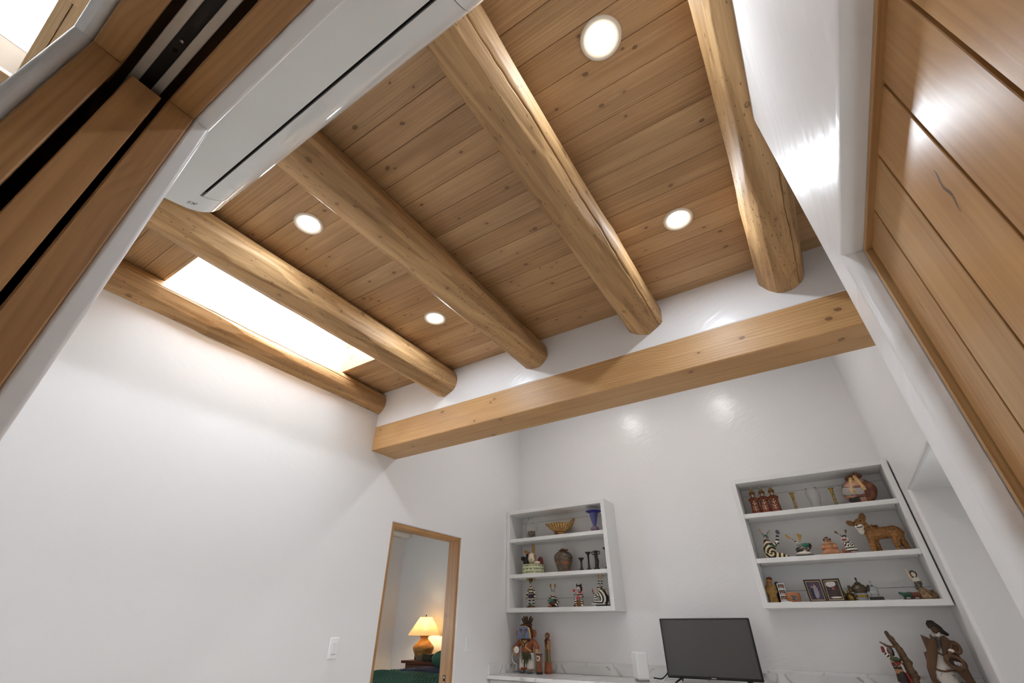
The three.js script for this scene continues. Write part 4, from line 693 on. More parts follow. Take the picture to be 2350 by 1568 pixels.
{
  const o = thing('glass_vase', 'clear cut glass vase between the two brass candlesticks', 'vase', [0.1, SB[0], -4.72]);
  part('body', splineLathe([[0, 0.004], [0.03, 0.0], [0.032, 0.006], [0.042, 0.06], [0.054, 0.12], [0.052, 0.15], [0.042, 0.168], [0.044, 0.176], [0.04, 0.174], [0.048, 0.15], [0.05, 0.12], [0.038, 0.062], [0.028, 0.012], [0, 0.01]], 22, 70), new THREE.MeshPhysicalMaterial({ color: 0xffffff, roughness: 0.04, transmission: 1, thickness: 0.004, ior: 1.5 }), o);
  const p = thing('corn_pot', 'round marbled clay pot with two dried corn cobs tied to its neck', 'pot', [0.432, SB[0], -4.735]);
  P(p, 'pot', splineLathe([[0.045, 0], [0.06, 0.004], [0.1, 0.05], [0.124, 0.105], [0.112, 0.15], [0.072, 0.19], [0.052, 0.205], [0.05, 0.218], [0.056, 0.228], [0.045, 0.225], [0.03, 0.2]], 64, 80), (x, y, z) => { const q = noise(x * 9 + 5, y * 16 + z * 5, 3), w = noise(x * 26, y * 30 + z * 12, 4); return x > 0.02 && y < 0.17 ? (w > 0.6 ? 0x8a5636 : 0x6c3a24) : q > 0.58 ? 0xa8a09c : q > 0.5 ? 0x59504a : w > 0.55 ? 0xb98a72 : q < 0.32 ? 0x3b3029 : 0x8a4e36; }, PG);
  P(p, 'tie', rough(blob([[[-0.05, 0.21, 0.03], [0.04, 0.222, 0.04], 0.018, 0.016], [[-0.02, 0.222, 0.04], [0.02, 0.238, 0.03], 0.018, 0.014]], 0.01, 32), 0.005, 70), mottle([0x6b3520, 0x7d4a2c, 0x54281a], 90));
  P(p, 'husk', flat([[-0.03, 0], [-0.012, 0.018], [0.004, 0.01], [0.022, 0.026], [0.03, 0.008], [0.008, -0.008]], 0.004, 0.0, 0.222, 0.045), 0x8d5c38);
  for (const [a, b] of [[[-0.028, 0.2, 0.062], [-0.055, 0.09, 0.112]], [[0.002, 0.212, 0.066], [0.028, 0.105, 0.118]]]) {
    const c = P(p, 'corn_cob', cap(a, b, 0.015, 0.017, 22, 14), bands(a, b, 13, 0xb98d55, 0xdcb982)), R = []; const d = [0, 1, 2].map((k) => b[k] - a[k]); for (let i = 0; i < 12; i++) { const t = (i + 0.5) / 12; R.push(ell([a[0] + d[0] * t, a[1] + d[1] * t, a[2] + d[2] * t + 0.006], [0.0165, 0.0035, 0.0145], 12, 6)); } P(c, 'kernel_row', R, 0xe0bd86);
  }
}
// --- large unit, middle shelf
{
  const y = SB[1];
  const a = thing('striped_figure', 'bulging striped figure with a long tail, green collar and raised hand', 'figurine', [-0.31, y, -4.715], 'painted striped figures');
  P(a, 'body', blob([[[-0.05, 0.03, 0], [-0.045, 0.09, 0], 0.042, 0.044], [[-0.045, 0.09, 0], [-0.05, 0.135, 0], 0.044, 0.026], [[-0.03, 0.028, 0], [0.04, 0.018, 0.01], 0.036, 0.02], [[0.04, 0.018, 0.01], [0.1, 0.006, 0.015], 0.02, 0.006]], 0.02, 60), (x, yy) => { const u = x + 0.03, v = yy - 0.045, r = Math.hypot(u, v), t = Math.atan2(v, u); return Math.floor((r * 62 + t * 0.5 + 0.35 * noise(x * 40, yy * 40, 2)) + 100) % 2 ? BLK : 0xdcc79c; });
  P(a, 'collar', tube([[-0.072, 0.128, 0.012], [-0.045, 0.11, 0.036], [-0.008, 0.1, 0.03], [0.012, 0.1, 0.008]], 0.007, 24), 0x2e6b50); P(a, 'head', ell([-0.047, 0.172, 0.01], [0.022, 0.024, 0.022], 20, 16), (x, yy, z) => z > 0.018 && x > -0.045 && yy < 0.178 ? 0x8d6a78 : z > 0.016 && yy > 0.178 ? 0x2e6b4a : Math.floor(yy * 150) % 2 ? BLK : WHT);
  limb(a, 'arm', [0.0, 0.11, 0.01], [0.03, 0.125, 0.012], 0.016, 0.014, 3); limb(a, 'forearm', [0.03, 0.125, 0.012], [0.045, 0.18, 0.012], 0.015, 0.011, 4); P(a, 'rattle', rough(ell([0.054, 0.206, 0.012], [0.015, 0.019, 0.013]), 0.002, 90), mottle([0x6b4f55, 0x57505e, 0x8a6a60], 120));
  for (const [x0, x1, yy] of [[-0.06, -0.084, 0.246], [-0.035, -0.004, 0.226]]) { limb(a, 'horn', [x0, 0.19, 0.008], [mix(x0, x1, 0.5), 0.214, 0.008], 0.008, 0.005, 4); P(a, 'straw_tuft', straw([mix(x0, x1, 0.5), 0.212, 0.008], [x1, yy, 0.008], 0.009, 9, 7), TAN); }
  const b = thing('striped_figure', 'striped figure lying on a small dark plinth with a green bundle and straw horns', 'figurine', [-0.118, y, -4.715], 'painted striped figures');
  P(b, 'plinth', chamfer(-0.056, 0.076, 0, 0.015, -0.035, 0.035, 0.002), 0x2a1c16); P(b, 'rock', rough(ell([0.006, 0.03, 0], [0.05, 0.02, 0.03], 20, 12), 0.003, 50), 0xe0d6c8); P(b, 'body', blob([[[-0.02, 0.055, 0], [0.03, 0.05, 0.005], 0.025, 0.02], [[0.03, 0.05, 0.005], [0.055, 0.07, 0.01], 0.016, 0.018]], 0.012, 36), mottle([0x2b221c, 0x3a2c22, WHT], 60)); P(b, 'green_bundle', ell([0.04, 0.09, 0.016], [0.03, 0.015, 0.015]), 0x1f7058, PG); P(b, 'cuff', ell([0.066, 0.085, 0.01], [0.015, 0.018, 0.015]), BLK);
  P(b, 'head', ell([-0.004, 0.1, 0.008], [0.024, 0.022, 0.021], 20, 14), (x, yy) => Math.floor(yy * 170) % 2 ? BLK : WHT); limb(b, 'horn', [-0.018, 0.112, 0.006], [-0.036, 0.134, 0.006], 0.008, 0.006, 3); P(b, 'straw_tuft', straw([-0.036, 0.134, 0.006], [-0.084, 0.178, 0.006], 0.013, 18, 5), 0xd9b06c); P(b, 'straw_tuft', straw([0.006, 0.118, 0.002], [0.02, 0.172, -0.004], 0.02, 16, 6), 0xcfa458);
  const c = thing('clay_figure', 'tan clay seated figure with dark hair knobs and a belt', 'figurine', [0.084, y, -4.715]);
  P(c, 'body', blob([[[0, 0.025, 0], [0, 0.07, 0], 0.042, 0.034], [[-0.03, 0.022, 0.02], [-0.045, 0.018, 0.03], 0.02, 0.016], [[0.03, 0.022, 0.02], [0.045, 0.018, 0.03], 0.02, 0.016], [[-0.034, 0.08, 0], [-0.05, 0.055, 0.01], 0.014, 0.013], [[0.034, 0.08, 0], [0.044, 0.058, 0.018], 0.014, 0.014], [[0, 0.09, 0], [0, 0.112, 0.004], 0.022, 0.02]], 0.01, 50), (x, yy) => Math.abs(yy - 0.05) < 0.004 ? 0xa8523a : Math.abs(yy - 0.083) < 0.003 ? 0x7d5236 : 0xb9835a);
  dots(c, [[[-0.007, 0.118, 0.024], 0.004], [[0.007, 0.118, 0.024], 0.004], [[0, 0.106, 0.025], 0.0045]], 0x3a2318); P(c, 'hair', [ell([-0.02, 0.118, 0.002], [0.008, 0.011, 0.01]), ell([0.02, 0.118, 0.002], [0.008, 0.011, 0.01]), ell([0, 0.134, 0.0], [0.013, 0.006, 0.012])], 0x2c2320);
  const d = thing('striped_figure', 'small crouching striped figure with an open red mouth and bobbing antennae', 'figurine', [0.212, y, -4.715], 'painted striped figures');
  P(d, 'seat', ell([0.0, 0.015, 0], [0.04, 0.016, 0.028]), 0x7a3a22); P(d, 'paddle', ell([-0.043, 0.022, 0.02], [0.011, 0.024, 0.008]), 0x9a5a34); P(d, 'body', blob([[[0.005, 0.035, 0], [0.0, 0.075, 0], 0.03, 0.024], [[0.02, 0.03, 0.02], [0.04, 0.03, 0.012], 0.016, 0.014]], 0.012, 38), bands([0, 0.01, 0], [0, 0.1, 0], 9)); limb(d, 'arm', [0.022, 0.085, 0.006], [0.036, 0.062, 0.016], 0.01, 0.009, 4); limb(d, 'arm', [-0.018, 0.08, 0.01], [0.008, 0.058, 0.03], 0.01, 0.009, 4);
  P(d, 'head', ell([-0.004, 0.118, 0.008], [0.026, 0.025, 0.024], 22, 16), (x, yy, z) => z > 0.014 ? (Math.abs(yy - 0.107) < 0.006 && x < 0.004 ? 0xa83a44 : Math.abs(yy - 0.12) < 0.009 ? 0xded6cc : yy > 0.128 ? BLK : WHT) : Math.floor(yy * 140) % 2 ? BLK : WHT); dots(d, [[[-0.015, 0.122, 0.029], 0.004], [[0.003, 0.122, 0.031], 0.004]], 0x15110f);
  for (const [x0, x1, yy] of [[-0.018, -0.05, 0.178], [0.01, 0.022, 0.182]]) { limb(d, 'antenna', [x0, 0.138, 0.004], [mix(x0, x1, 0.6), 0.158, 0.004], 0.004, 0.003, 4); P(d, 'antenna_tip', rough(cap([mix(x0, x1, 0.6), 0.158, 0.004], [x1, yy - 0.008, 0.004], 0.003, 0.009, 4), 0.001, 90), 0x7d5f34); }
}
{
  const o = thing('carved_deer', 'carved brown wooden deer with a white painted muzzle and upright ears', 'animal figure', [0.43, SB[1], -4.735]);
  const fur = (x, y, z) => { const q = noise(x * 130 + 20 * noise(x * 30, y * 30, 8), y * 130 + z * 60, 6); return q > 0.6 ? 0xa8783f : q > 0.35 ? 0x93642f : 0x7c5226; };
  P(o, 'body', rough(blob([[[-0.02, 0.14, 0], [0.115, 0.142, 0], 0.046, 0.04], [[0.115, 0.142, 0], [0.13, 0.12, 0], 0.042, 0.036], [[-0.03, 0.148, 0], [-0.078, 0.2, 0.02], 0.042, 0.036], [[-0.082, 0.214, 0.03], [-0.1, 0.192, 0.062], 0.042, 0.028], [[-0.05, 0.125, 0.02], [-0.062, 0, 0.024], 0.026, 0.017], [[-0.03, 0.125, -0.02], [-0.022, 0, -0.018], 0.026, 0.017], [[0.112, 0.125, 0.022], [0.098, 0.06, 0.024], 0.03, 0.019], [[0.098, 0.06, 0.024], [0.096, 0, 0.026], 0.019, 0.016], [[0.132, 0.125, -0.018], [0.146, 0.06, -0.02], 0.03, 0.02], [[0.146, 0.06, -0.02], [0.164, 0, -0.016], 0.02, 0.016], [[0.15, 0.15, 0], [0.166, 0.135, 0], 0.014, 0.009]], 0.018, 72), 0.0012, 160), fur);
  const ear = (x, y, z, rot, s) => { const e = P(o, 'ear', ell([0, 0.026, 0], [0.023 * s, 0.034 * s, 0.011], 18, 14), (px, py, pz) => pz > 0.004 && Math.abs(px) < 0.014 ? 0x8a6238 : fur(px, py, pz)); e.position.set(x, y, z); e.rotation.z = rot; }; ear(-0.06, 0.236, 0.024, -0.3, 1.05); ear(-0.122, 0.214, 0.024, 1.1, 0.9);
  P(o, 'muzzle', ell([-0.098, 0.188, 0.066], [0.03, 0.024, 0.028], 22, 16), 0xe9e2d6); P(o, 'throat_patch', ell([-0.096, 0.164, 0.05], [0.022, 0.03, 0.022]), 0xe2d8c8); P(o, 'nose', ell([-0.112, 0.2, 0.089], [0.008, 0.007, 0.006]), 0x231d1a, PG); P(o, 'mouth', tube([[-0.118, 0.182, 0.089], [-0.1, 0.18, 0.095], [-0.078, 0.186, 0.087]], 0.0035, 14), 0x3a1c16); dots(o, [[[-0.075, 0.232, 0.064], 0.006], [[-0.118, 0.226, 0.052], 0.006]], 0x1b1512);
  P(o, 'bird', rough(blob([[[0.0, 0.19, 0.01], [0.02, 0.192, 0.012], 0.009, 0.008], [[-0.01, 0.2, 0.01], [-0.012, 0.202, 0.01], 0.005, 0.004]], 0.004, 24), 0.0005, 90), 0x6e3f22);
}
// --- large unit, bottom shelf
function printTex(seed, base, marks) {              // a small blurred photographic print
  const R = rng(seed);
  return dataTex(96, 128, (x, y, o) => { const u = x / 96, v = y / 128; let c = rgb(base).map((k) => k * (0.75 + 0.5 * noise(u * 9, v * 9, seed)));
    for (const [cx, cy, rx, ry, col] of marks) { const d = ((u - cx) / rx) ** 2 + ((v - cy) / ry) ** 2 + (noise(u * 16, v * 16, seed + 2) - 0.5) * 0.5, t = smooth(1.25, 0.8, d), q = rgb(col); c = c.map((k, i) => mix(k, q[i], t)); }
    o[0] = c[0]; o[1] = c[1]; o[2] = c[2]; });
}
const printed = (t) => std(0xffffff, 0.3, { map: t });
{
  const y = SB[2];
  const a = thing('carved_elder', 'ochre carved standing figure with a yellow headband and folded arms', 'figurine', [-0.432, y, -4.72]);
  P(a, 'body', rough(blob([[[0, 0.02, 0], [0, 0.07, 0], 0.034, 0.03], [[0, 0.07, 0], [0, 0.112, 0], 0.032, 0.03], [[-0.03, 0.11, 0.004], [-0.032, 0.08, 0.012], 0.013, 0.012], [[-0.03, 0.082, 0.014], [0.01, 0.075, 0.03], 0.011, 0.009], [[0.03, 0.11, 0.004], [0.032, 0.08, 0.012], 0.013, 0.012], [[0, 0.14, 0.004], [0, 0.16, 0.004], 0.022, 0.02]], 0.012, 52), 0.001, 90), (x, yy) => yy > 0.132 ? 0x9a6a3c : noise(x * 60, yy * 50, 4) > 0.6 ? 0x8c6a34 : 0xa5803f);
  P(a, 'hair', rough(ell([0.006, 0.174, -0.004], [0.024, 0.018, 0.022]), 0.002, 60), 0x6a3120); P(a, 'headband', new THREE.TorusGeometry(0.023, 0.003, 8, 28).rotateX(Math.PI / 2).translate(0.002, 0.164, 0.002), 0xd0a038); dots(a, [[[-0.008, 0.152, 0.023], 0.003], [[0.008, 0.152, 0.023], 0.003]], 0x2c1a10);
  const b = thing('small_carved_figure', 'small dark figure with a blue and red coat behind the photo strip', 'figurine', [-0.384, y, -4.775]);
  P(b, 'body', blob([[[0, 0.015, 0], [0, 0.1, 0], 0.024, 0.02], [[0, 0.128, 0], [0, 0.134, 0], 0.016, 0.015]], 0.008, 34), (x, yy) => yy > 0.115 ? 0x7d5a3a : yy > 0.06 ? 0x2c3552 : 0x5c221c); P(b, 'hat', lathe([[0.02, 0.142], [0.014, 0.147], [0.012, 0.155], [0, 0.157]], 16), 0x4a3826);
  const s = thing('photo_strip', 'white strip of three small photos leaning on the shelf', 'photo', [-0.352, y, -4.70]); s.rotation.order = 'YXZ'; s.rotation.x = -0.13;
  part('card', chamfer(-0.027, 0.027, 0.004, 0.142, -0.002, 0.002, 0.0006), M.plastic, s); const pt = printed(printTex(4, 0x3a2a22, [[0.3, 0.55, 0.13, 0.25, 0xc08a68], [0.62, 0.6, 0.12, 0.24, 0xb07858], [0.5, 0.18, 0.5, 0.14, 0xd8d8e0], [0.85, 0.7, 0.1, 0.2, 0x8a5a44]]));
  for (let i = 0; i < 3; i++) { const g = new THREE.BoxGeometry(0.044, 0.036, 0.0006).translate(0, 0.03 + i * 0.043, 0.0024); part('print', g, pt, s); } part('foot', chamfer(-0.03, 0.05, 0, 0.004, -0.015, 0.03, 0.0015), M.plastic, s);
  const c = thing('small_clay_pot', 'small terracotta pot with a grey painted patch', 'pot', [-0.284, y, -4.715]);
  P(c, 'pot', splineLathe([[0.03, 0], [0.043, 0.005], [0.052, 0.035], [0.05, 0.06], [0.048, 0.068], [0.044, 0.067], [0.046, 0.04], [0.03, 0.008], [0, 0.006]], 44, 44), (x, yy, z) => z > 0.02 && x > -0.014 && x < 0.03 && yy > 0.01 && yy < 0.05 ? [0x7c7068, 0x5a4c44, 0x9a8c80][Math.floor(noise(x * 180, yy * 180, 5) * 2.99)] : 0xb26f42);
  const f = thing('double_photo_frame', 'folding dark wood frame with two photos standing open', 'photo frame', [-0.055, y, -4.70]);
  const pics = [printTex(7, 0x4a3f58, [[0.55, 0.42, 0.2, 0.4, 0x9a94a0], [0.55, 0.76, 0.09, 0.1, 0xc09a88], [0.25, 0.35, 0.12, 0.35, 0x2c2438], [0.3, 0.72, 0.07, 0.08, 0xb08c80]]), printTex(9, 0x2a1a14, [[0.4, 0.86, 0.42, 0.18, 0xd8d4d0], [0.52, 0.55, 0.13, 0.12, 0xa8503a], [0.5, 0.3, 0.28, 0.22, 0x3a2018], [0.55, 0.06, 0.45, 0.05, 0xd8d0c4]])];
  [[-1, 0.17], [1, -0.17]].forEach(([sd, rot], i) => {
    const l = new THREE.Group(); l.name = 'leaf'; f.add(l); l.rotation.order = 'YXZ'; l.rotation.y = rot; l.rotation.x = -0.12; l.position.z = 0.0; const x0 = sd < 0 ? -0.122 : 0.002, x1 = sd < 0 ? -0.002 : 0.122, w = 0.009;
    part('frame_rail', [chamfer(x0, x1, 0.001, w, -0.006, 0.006, 0.002), chamfer(x0, x1, 0.158 - w, 0.158, -0.006, 0.006, 0.002), chamfer(x0, x0 + w, w, 0.158 - w, -0.006, 0.006, 0.002), chamfer(x1 - w, x1, w, 0.158 - w, -0.006, 0.006, 0.002)], std(0x2e1a12, 0.35), l);
    part('mat', bx(x0 + w, x1 - w, w, 0.158 - w, -0.005, 0.001), std(0xb8a07a, 0.5), l); part('mat_line', [bx(x0 + 0.015, x1 - 0.015, 0.0165, 0.1415, 0.001, 0.0016)], std(0x2a1c16, 0.5), l);
    part('print', new THREE.BoxGeometry(x1 - x0 - 0.036, 0.117, 0.0008).translate((x0 + x1) / 2, 0.079, 0.002), printed(pics[i]), l);
  });
  const pew = std(0x5d5142, 0.4, { metalness: 0.7 });
  const m = thing('metal_watering_figure', 'little brass-coloured pouring pot with a long spout', 'figurine', [0.103, y, -4.735]); const br = std(0x8a6f3a, 0.35, { metalness: 0.8 });
  part('body', rough(splineLathe([[0.02, 0], [0.03, 0.01], [0.034, 0.03], [0.024, 0.05], [0.016, 0.058], [0, 0.06]], 26, 30), 0.001, 80), br, m); part('spout', cap([-0.02, 0.03, 0.004], [-0.042, 0.086, 0.004], 0.008, 0.004), br, m); part('spout_rose', cap([-0.042, 0.086, 0.004], [-0.046, 0.092, 0.004], 0.004, 0.009, 3), br, m); part('lid_knob', ell([0, 0.066, 0], [0.012, 0.012, 0.012]), std(0xb99442, 0.3, { metalness: 0.9 }), m); part('handle', tube([[0.02, 0.05, 0], [0.045, 0.045, 0], [0.045, 0.015, 0], [0.026, 0.012, 0]], 0.004, 18), br, m); part('foot_ornament', rough(ell([-0.04, 0.018, 0.01], [0.012, 0.02, 0.01]), 0.002, 90), pew, m);
  const u = thing('glass_dish', 'low clear glass dish with a gold band, under the metal urn', 'dish', [0.178, y, -4.705]);
  part('bowl', lathe([[0, 0.004], [0.03, 0], [0.036, 0.004], [0.042, 0.052], [0.039, 0.052], [0.033, 0.008], [0, 0.008]], 32), new THREE.MeshPhysicalMaterial({ color: 0xf2f4f4, roughness: 0.08, transmission: 0.85, thickness: 0 }), u); part('gold_band', lathe([[0.0392, 0.026], [0.0412, 0.038], [0.0418, 0.038], [0.0398, 0.026]], 32), std(0xb08a30, 0.25, { metalness: 1 }), u);
  const n = thing('metal_urn', 'ornate dark metal urn lid with two handles and a tall finial', 'urn', [0.178, y + 0.0525, -4.705]);
  part('bowl', rough(splineLathe([[0.0, 0.0], [0.036, 0.0], [0.05, 0.02], [0.052, 0.03], [0.04, 0.05], [0.022, 0.062], [0.02, 0.068], [0.012, 0.074], [0.0, 0.075]], 40, 50), 0.0015, 140), pew, n); part('finial', lathe([[0.006, 0.074], [0.004, 0.085], [0.008, 0.094], [0.005, 0.1], [0.009, 0.104], [0.0, 0.106]], 14), pew, n); for (const s of [-1, 1]) part('handle', [tube([[s * 0.048, 0.012, 0], [s * 0.066, 0.02, 0], [s * 0.064, 0.042, 0], [s * 0.05, 0.036, 0]], 0.006, 20), rough(ell([s * 0.062, 0.042, 0], [0.01, 0.012, 0.008]), 0.002, 90)], pew, n);
  const g = thing('crystal_figure', 'clear crystal bell figure on a dark stone slab', 'figurine', [0.262, y, -4.70]);
  part('slab', rough(chamfer(-0.042, 0.046, 0, 0.024, -0.03, 0.03, 0.004), 0.0, 60), std(0x2d231c, 0.35), g); part('bell', splineLathe([[0, 0.0245], [0.028, 0.0245], [0.026, 0.05], [0.03, 0.07], [0.026, 0.088], [0.01, 0.098], [0.006, 0.108], [0.009, 0.118], [0.005, 0.128], [0, 0.13]], 24, 50), new THREE.MeshPhysicalMaterial({ color: 0xf4f8f8, roughness: 0.03, transmission: 1, thickness: 0.02, ior: 1.5 }), g);
  for (const [x, z, col, label] of [[0.448, -4.70, [0x1f4a36, 0x2b5c44, 0x173628], 'small dark green stone bear on the lower shelf'], [0.5, -4.715, [0x6a2c1c, 0x7d3a26, 0x561f14], 'small red-brown stone bear beside the green one']]) {
    const o = thing('stone_bear', label, 'animal figure', [x, y, z], 'small stone bears'); P(o, 'base', chamfer(-0.026, 0.03, 0, 0.009, -0.012, 0.012, 0.002), 0x5a3020);
    P(o, 'body', blob([[[-0.012, 0.034, 0], [0.02, 0.034, 0], 0.014, 0.015], [[-0.02, 0.04, 0], [-0.034, 0.046, 0.003], 0.01, 0.007], [[-0.014, 0.03, 0.006], [-0.016, 0.01, 0.006], 0.006, 0.005], [[-0.01, 0.03, -0.006], [-0.01, 0.01, -0.006], 0.006, 0.005], [[0.022, 0.03, 0.006], [0.022, 0.01, 0.006], 0.006, 0.005], [[0.026, 0.03, -0.006], [0.028, 0.01, -0.006], 0.006, 0.005]], 0.006, 40), mottle(col, 90), PG);
  }
  const t = thing('totem_figure', 'tall leaning carving of a hooded face above a white bundle and brown animals', 'figurine', [0.572, y, -4.73]);
  P(t, 'lower_animals', rough(blob([[[0.0, 0.02, 0], [-0.01, 0.06, 0], 0.028, 0.022], [[-0.03, 0.02, 0.005], [-0.024, 0.07, 0.005], 0.014, 0.016], [[0.022, 0.016, 0.0], [0.016, 0.05, 0.0], 0.02, 0.014]], 0.01, 44), 0.002, 90), mottle([0x7a5a34, 0x8d6f46, 0xa89070, 0x5c4426], 70)); P(t, 'middle', rough(blob([[[-0.03, 0.078, 0], [-0.02, 0.11, 0], 0.02, 0.021]], 0.01, 26), 0.003, 90), mottle([0x6a6358, 0x4c453c, 0x8f8676], 80)); P(t, 'bundle', ell([-0.024, 0.13, 0.005], [0.026, 0.018, 0.02]), 0xe4dccf);
  P(t, 'hood', rough(ell([-0.028, 0.165, 0], [0.022, 0.026, 0.018], 20, 16), 0.003, 80), 0x4a3b2a); P(t, 'face', ell([-0.028, 0.164, 0.012], [0.014, 0.018, 0.009]), 0xe0d4c2); P(t, 'hand', cap([-0.05, 0.14, 0.004], [-0.056, 0.196, 0.002], 0.009, 0.007), 0xd8c4a4);
  const w = thing('carved_owl', 'small brown carved owl at the end of the lower shelf', 'animal figure', [0.613, y, -4.71]); P(w, 'body', rough(blob([[[0, 0.014, 0], [0, 0.032, 0], 0.018, 0.015], [[-0.004, 0.046, 0.003], [-0.004, 0.05, 0.003], 0.011, 0.01]], 0.006, 34), 0.001, 120), mottle([0x7a5c38, 0x5f4526, 0x93744c], 90)); P(w, 'ear', [new THREE.ConeGeometry(0.004, 0.009, 6).translate(-0.011, 0.061, 0.003), new THREE.ConeGeometry(0.004, 0.009, 6).translate(0.003, 0.061, 0.003)], 0x5f4526); dots(w, [[[-0.009, 0.05, 0.0125], 0.003], [[0.001, 0.05, 0.0125], 0.003]], 0x1c140e);
}
// --- on the counter
{
  const o = thing('painted_doll', 'large painted wooden doll with a blue mask, feather crest and white skirt', 'doll', [-2.81, CT, -4.70]);
  for (const s of [-1, 1]) { const l = P(o, 'leg', lathe([[0, 0.03], [0.05, 0.03], [0.052, 0.05], [0.046, 0.15], [0.035, 0.168], [0, 0.17]], 26).scale(0.95, 1, 0.8).translate(s * 0.04, 0, 0), (x, y, z) => s < 0 && y < 0.07 && z > 0.01 && x + 0.04 > y * 0.7 - 0.04 && noise(x * 30, y * 30, 2) > 0.35 ? 0xb4552e : Math.abs(x - s * 0.012) < 0.004 && z > 0.02 ? 0x2f2a26 : noise(x * 40, y * 26, 3) > 0.72 ? 0xcfc4b4 : 0xe6dfd6); P(l, 'moccasin', ell([s * 0.045, 0.016, 0.022], [0.034, 0.017, 0.044], 20, 12), (x, y, z) => y > 0.024 ? 0xa5682c : z > 0.03 ? 0x4c5a66 : 0xd8cfc2); }
  P(o, 'torso', rough(blob([[[0, 0.17, 0], [0, 0.25, 0], 0.06, 0.056], [[-0.06, 0.26, 0], [0.06, 0.26, 0], 0.028, 0.028]], 0.03, 48), 0.001, 60), (x, y, z) => { if (z < 0.005) return 0x7a3f20; const q = (y - 0.27) + (x + 0.08) * 0.75; return Math.abs(x) < (y - 0.19) * 0.55 && y > 0.19 && Math.abs(q) > 0.014 ? 0xc79a58 : Math.abs(q - 0.0) < 0.008 ? 0x8a4022 : Math.abs(q - 0.016) < 0.006 ? 0xd0a860 : 0x94502a; });
  const armc = (x, y) => y < 0.2 ? 0xc08a48 : 0x94502a; P(o, 'arm', blob([[[-0.085, 0.255, 0], [-0.14, 0.2, 0.01], 0.026, 0.022], [[-0.14, 0.2, 0.01], [-0.105, 0.155, 0.045], 0.021, 0.018]], 0.014, 40), armc); P(o, 'arm', blob([[[0.085, 0.255, 0], [0.122, 0.215, 0.01], 0.026, 0.022], [[0.122, 0.215, 0.01], [0.135, 0.16, 0.035], 0.021, 0.017]], 0.014, 40), armc);
  P(o, 'collar', new THREE.TorusGeometry(0.052, 0.007, 8, 30).rotateX(Math.PI / 2).translate(0, 0.278, 0.004), 0x5c3a20); P(o, 'necklace', tube([[-0.05, 0.272, 0.03], [-0.02, 0.255, 0.056], [0.01, 0.244, 0.058], [0.03, 0.26, 0.054], [0.055, 0.272, 0.03]], 0.005, 30), 0x241d1a); P(o, 'pendant', rough(ell([0.004, 0.232, 0.062], [0.008, 0.014, 0.004]), 0.002, 80), 0x2a2420);
  const hd = P(o, 'head', rough(blob([[[0, 0.318, 0], [0, 0.352, 0], 0.066, 0.062]], 0.02, 40), 0.001, 60), 0x6b4020);
  P(o, 'mask', flat([[-0.075, 0], [0.075, 0], [0.07, 0.04], [0.055, 0.085], [0.02, 0.1], [-0.02, 0.1], [-0.055, 0.085], [-0.07, 0.04]], 0.016, 0, 0.292, 0.05), (x, y, z) => { const e = Math.min(0.078 - Math.abs(x) - Math.max(0, (y - 0.33) * 0.45), 0.396 - y); return e < 0.009 ? 0xd0b070 : 0x6d7596; });
  for (const s of [-1, 1]) { P(o, 'ear', ell([s * 0.096, 0.33, 0.012], [0.024, 0.036, 0.014], 20, 14), 0x94502a); P(o, 'eye', ell([s * 0.032, 0.352, 0.072], [0.012, 0.009, 0.004]), 0x3a2a22); P(o, 'eye_dot', ell([s * 0.031, 0.351, 0.0755], [0.0045, 0.0045, 0.002]), 0xd8c8b0); P(o, 'brow', cap([s * 0.02, 0.364, 0.072], [s * 0.046, 0.368, 0.07], 0.003, 0.003), 0x4a2c1a); }
  P(o, 'beak', [cap([0.0, 0.345, 0.072], [0.004, 0.302, 0.088], 0.011, 0.006), cap([-0.014, 0.33, 0.072], [-0.005, 0.306, 0.08], 0.005, 0.004)], mottle([0x6b6450, 0x8a8066], 80));
  P(o, 'headband', rough(new THREE.TorusGeometry(0.05, 0.012, 8, 28).rotateX(Math.PI / 2).translate(0, 0.402, 0.008), 0.004, 70), 0x4a2c16); const R = rng(12);
  for (let i = 0; i < 9; i++) { const a = (i - 4) / 4, f = P(o, 'feather', ell([0, 0.04, 0], [0.011, 0.042 + 0.012 * R(), 0.003], 10, 10), mottle([0x3f2b1c, 0x5c432e, 0x2a1c14], 90, i + 1)); f.position.set(a * 0.026, 0.398, (R() - 0.5) * 0.03); f.rotation.z = -a * 0.55; f.rotation.x = (R() - 0.5) * 0.5; }
  P(o, 'shield', lathe([[0, 0.007], [0.03, 0.006], [0.034, 0.0], [0, -0.004]], 30).rotateX(Math.PI / 2).translate(-0.084, 0.192, 0.066), (x, y) => { const d = Math.hypot(x + 0.084, y - 0.192); return d < 0.006 ? 0xd8c8b0 : d < 0.013 ? 0xb05a34 : d < 0.03 ? 0xe6dfd4 : 0x8a7c6c; }); P(o, 'bow', tube([[-0.125, 0.175, 0.05], [-0.15, 0.13, 0.052], [-0.13, 0.085, 0.052], [-0.1, 0.07, 0.05], [-0.105, 0.02, 0.05]], 0.0045, 34), 0xd8d2c6);
  const gr = []; for (let i = 0; i < 120; i++) { const q = R() * 6.283, r = 0.05 * Math.sqrt(R()), x = 0.03 + r * Math.cos(q) * 1.2, y = 0.15 + r * Math.sin(q) * 0.8; gr.push(cap([x, y, 0.062], [x + (R() - 0.5) * 0.05, y - 0.01 - 0.04 * R(), 0.07 + 0.012 * R()], 0.0022, 0.0014, 2, 5)); } const ruff = P(o, 'fir_ruff', gr, mottle([0x384026, 0x4f5a32, 0x2a301e], 90)); ruff.userData.kind = 'stuff';
  const s = thing('carved_post', 'short brown carved post with a white oval face beside the doll', 'figurine', [-2.646, CT, -4.655]);
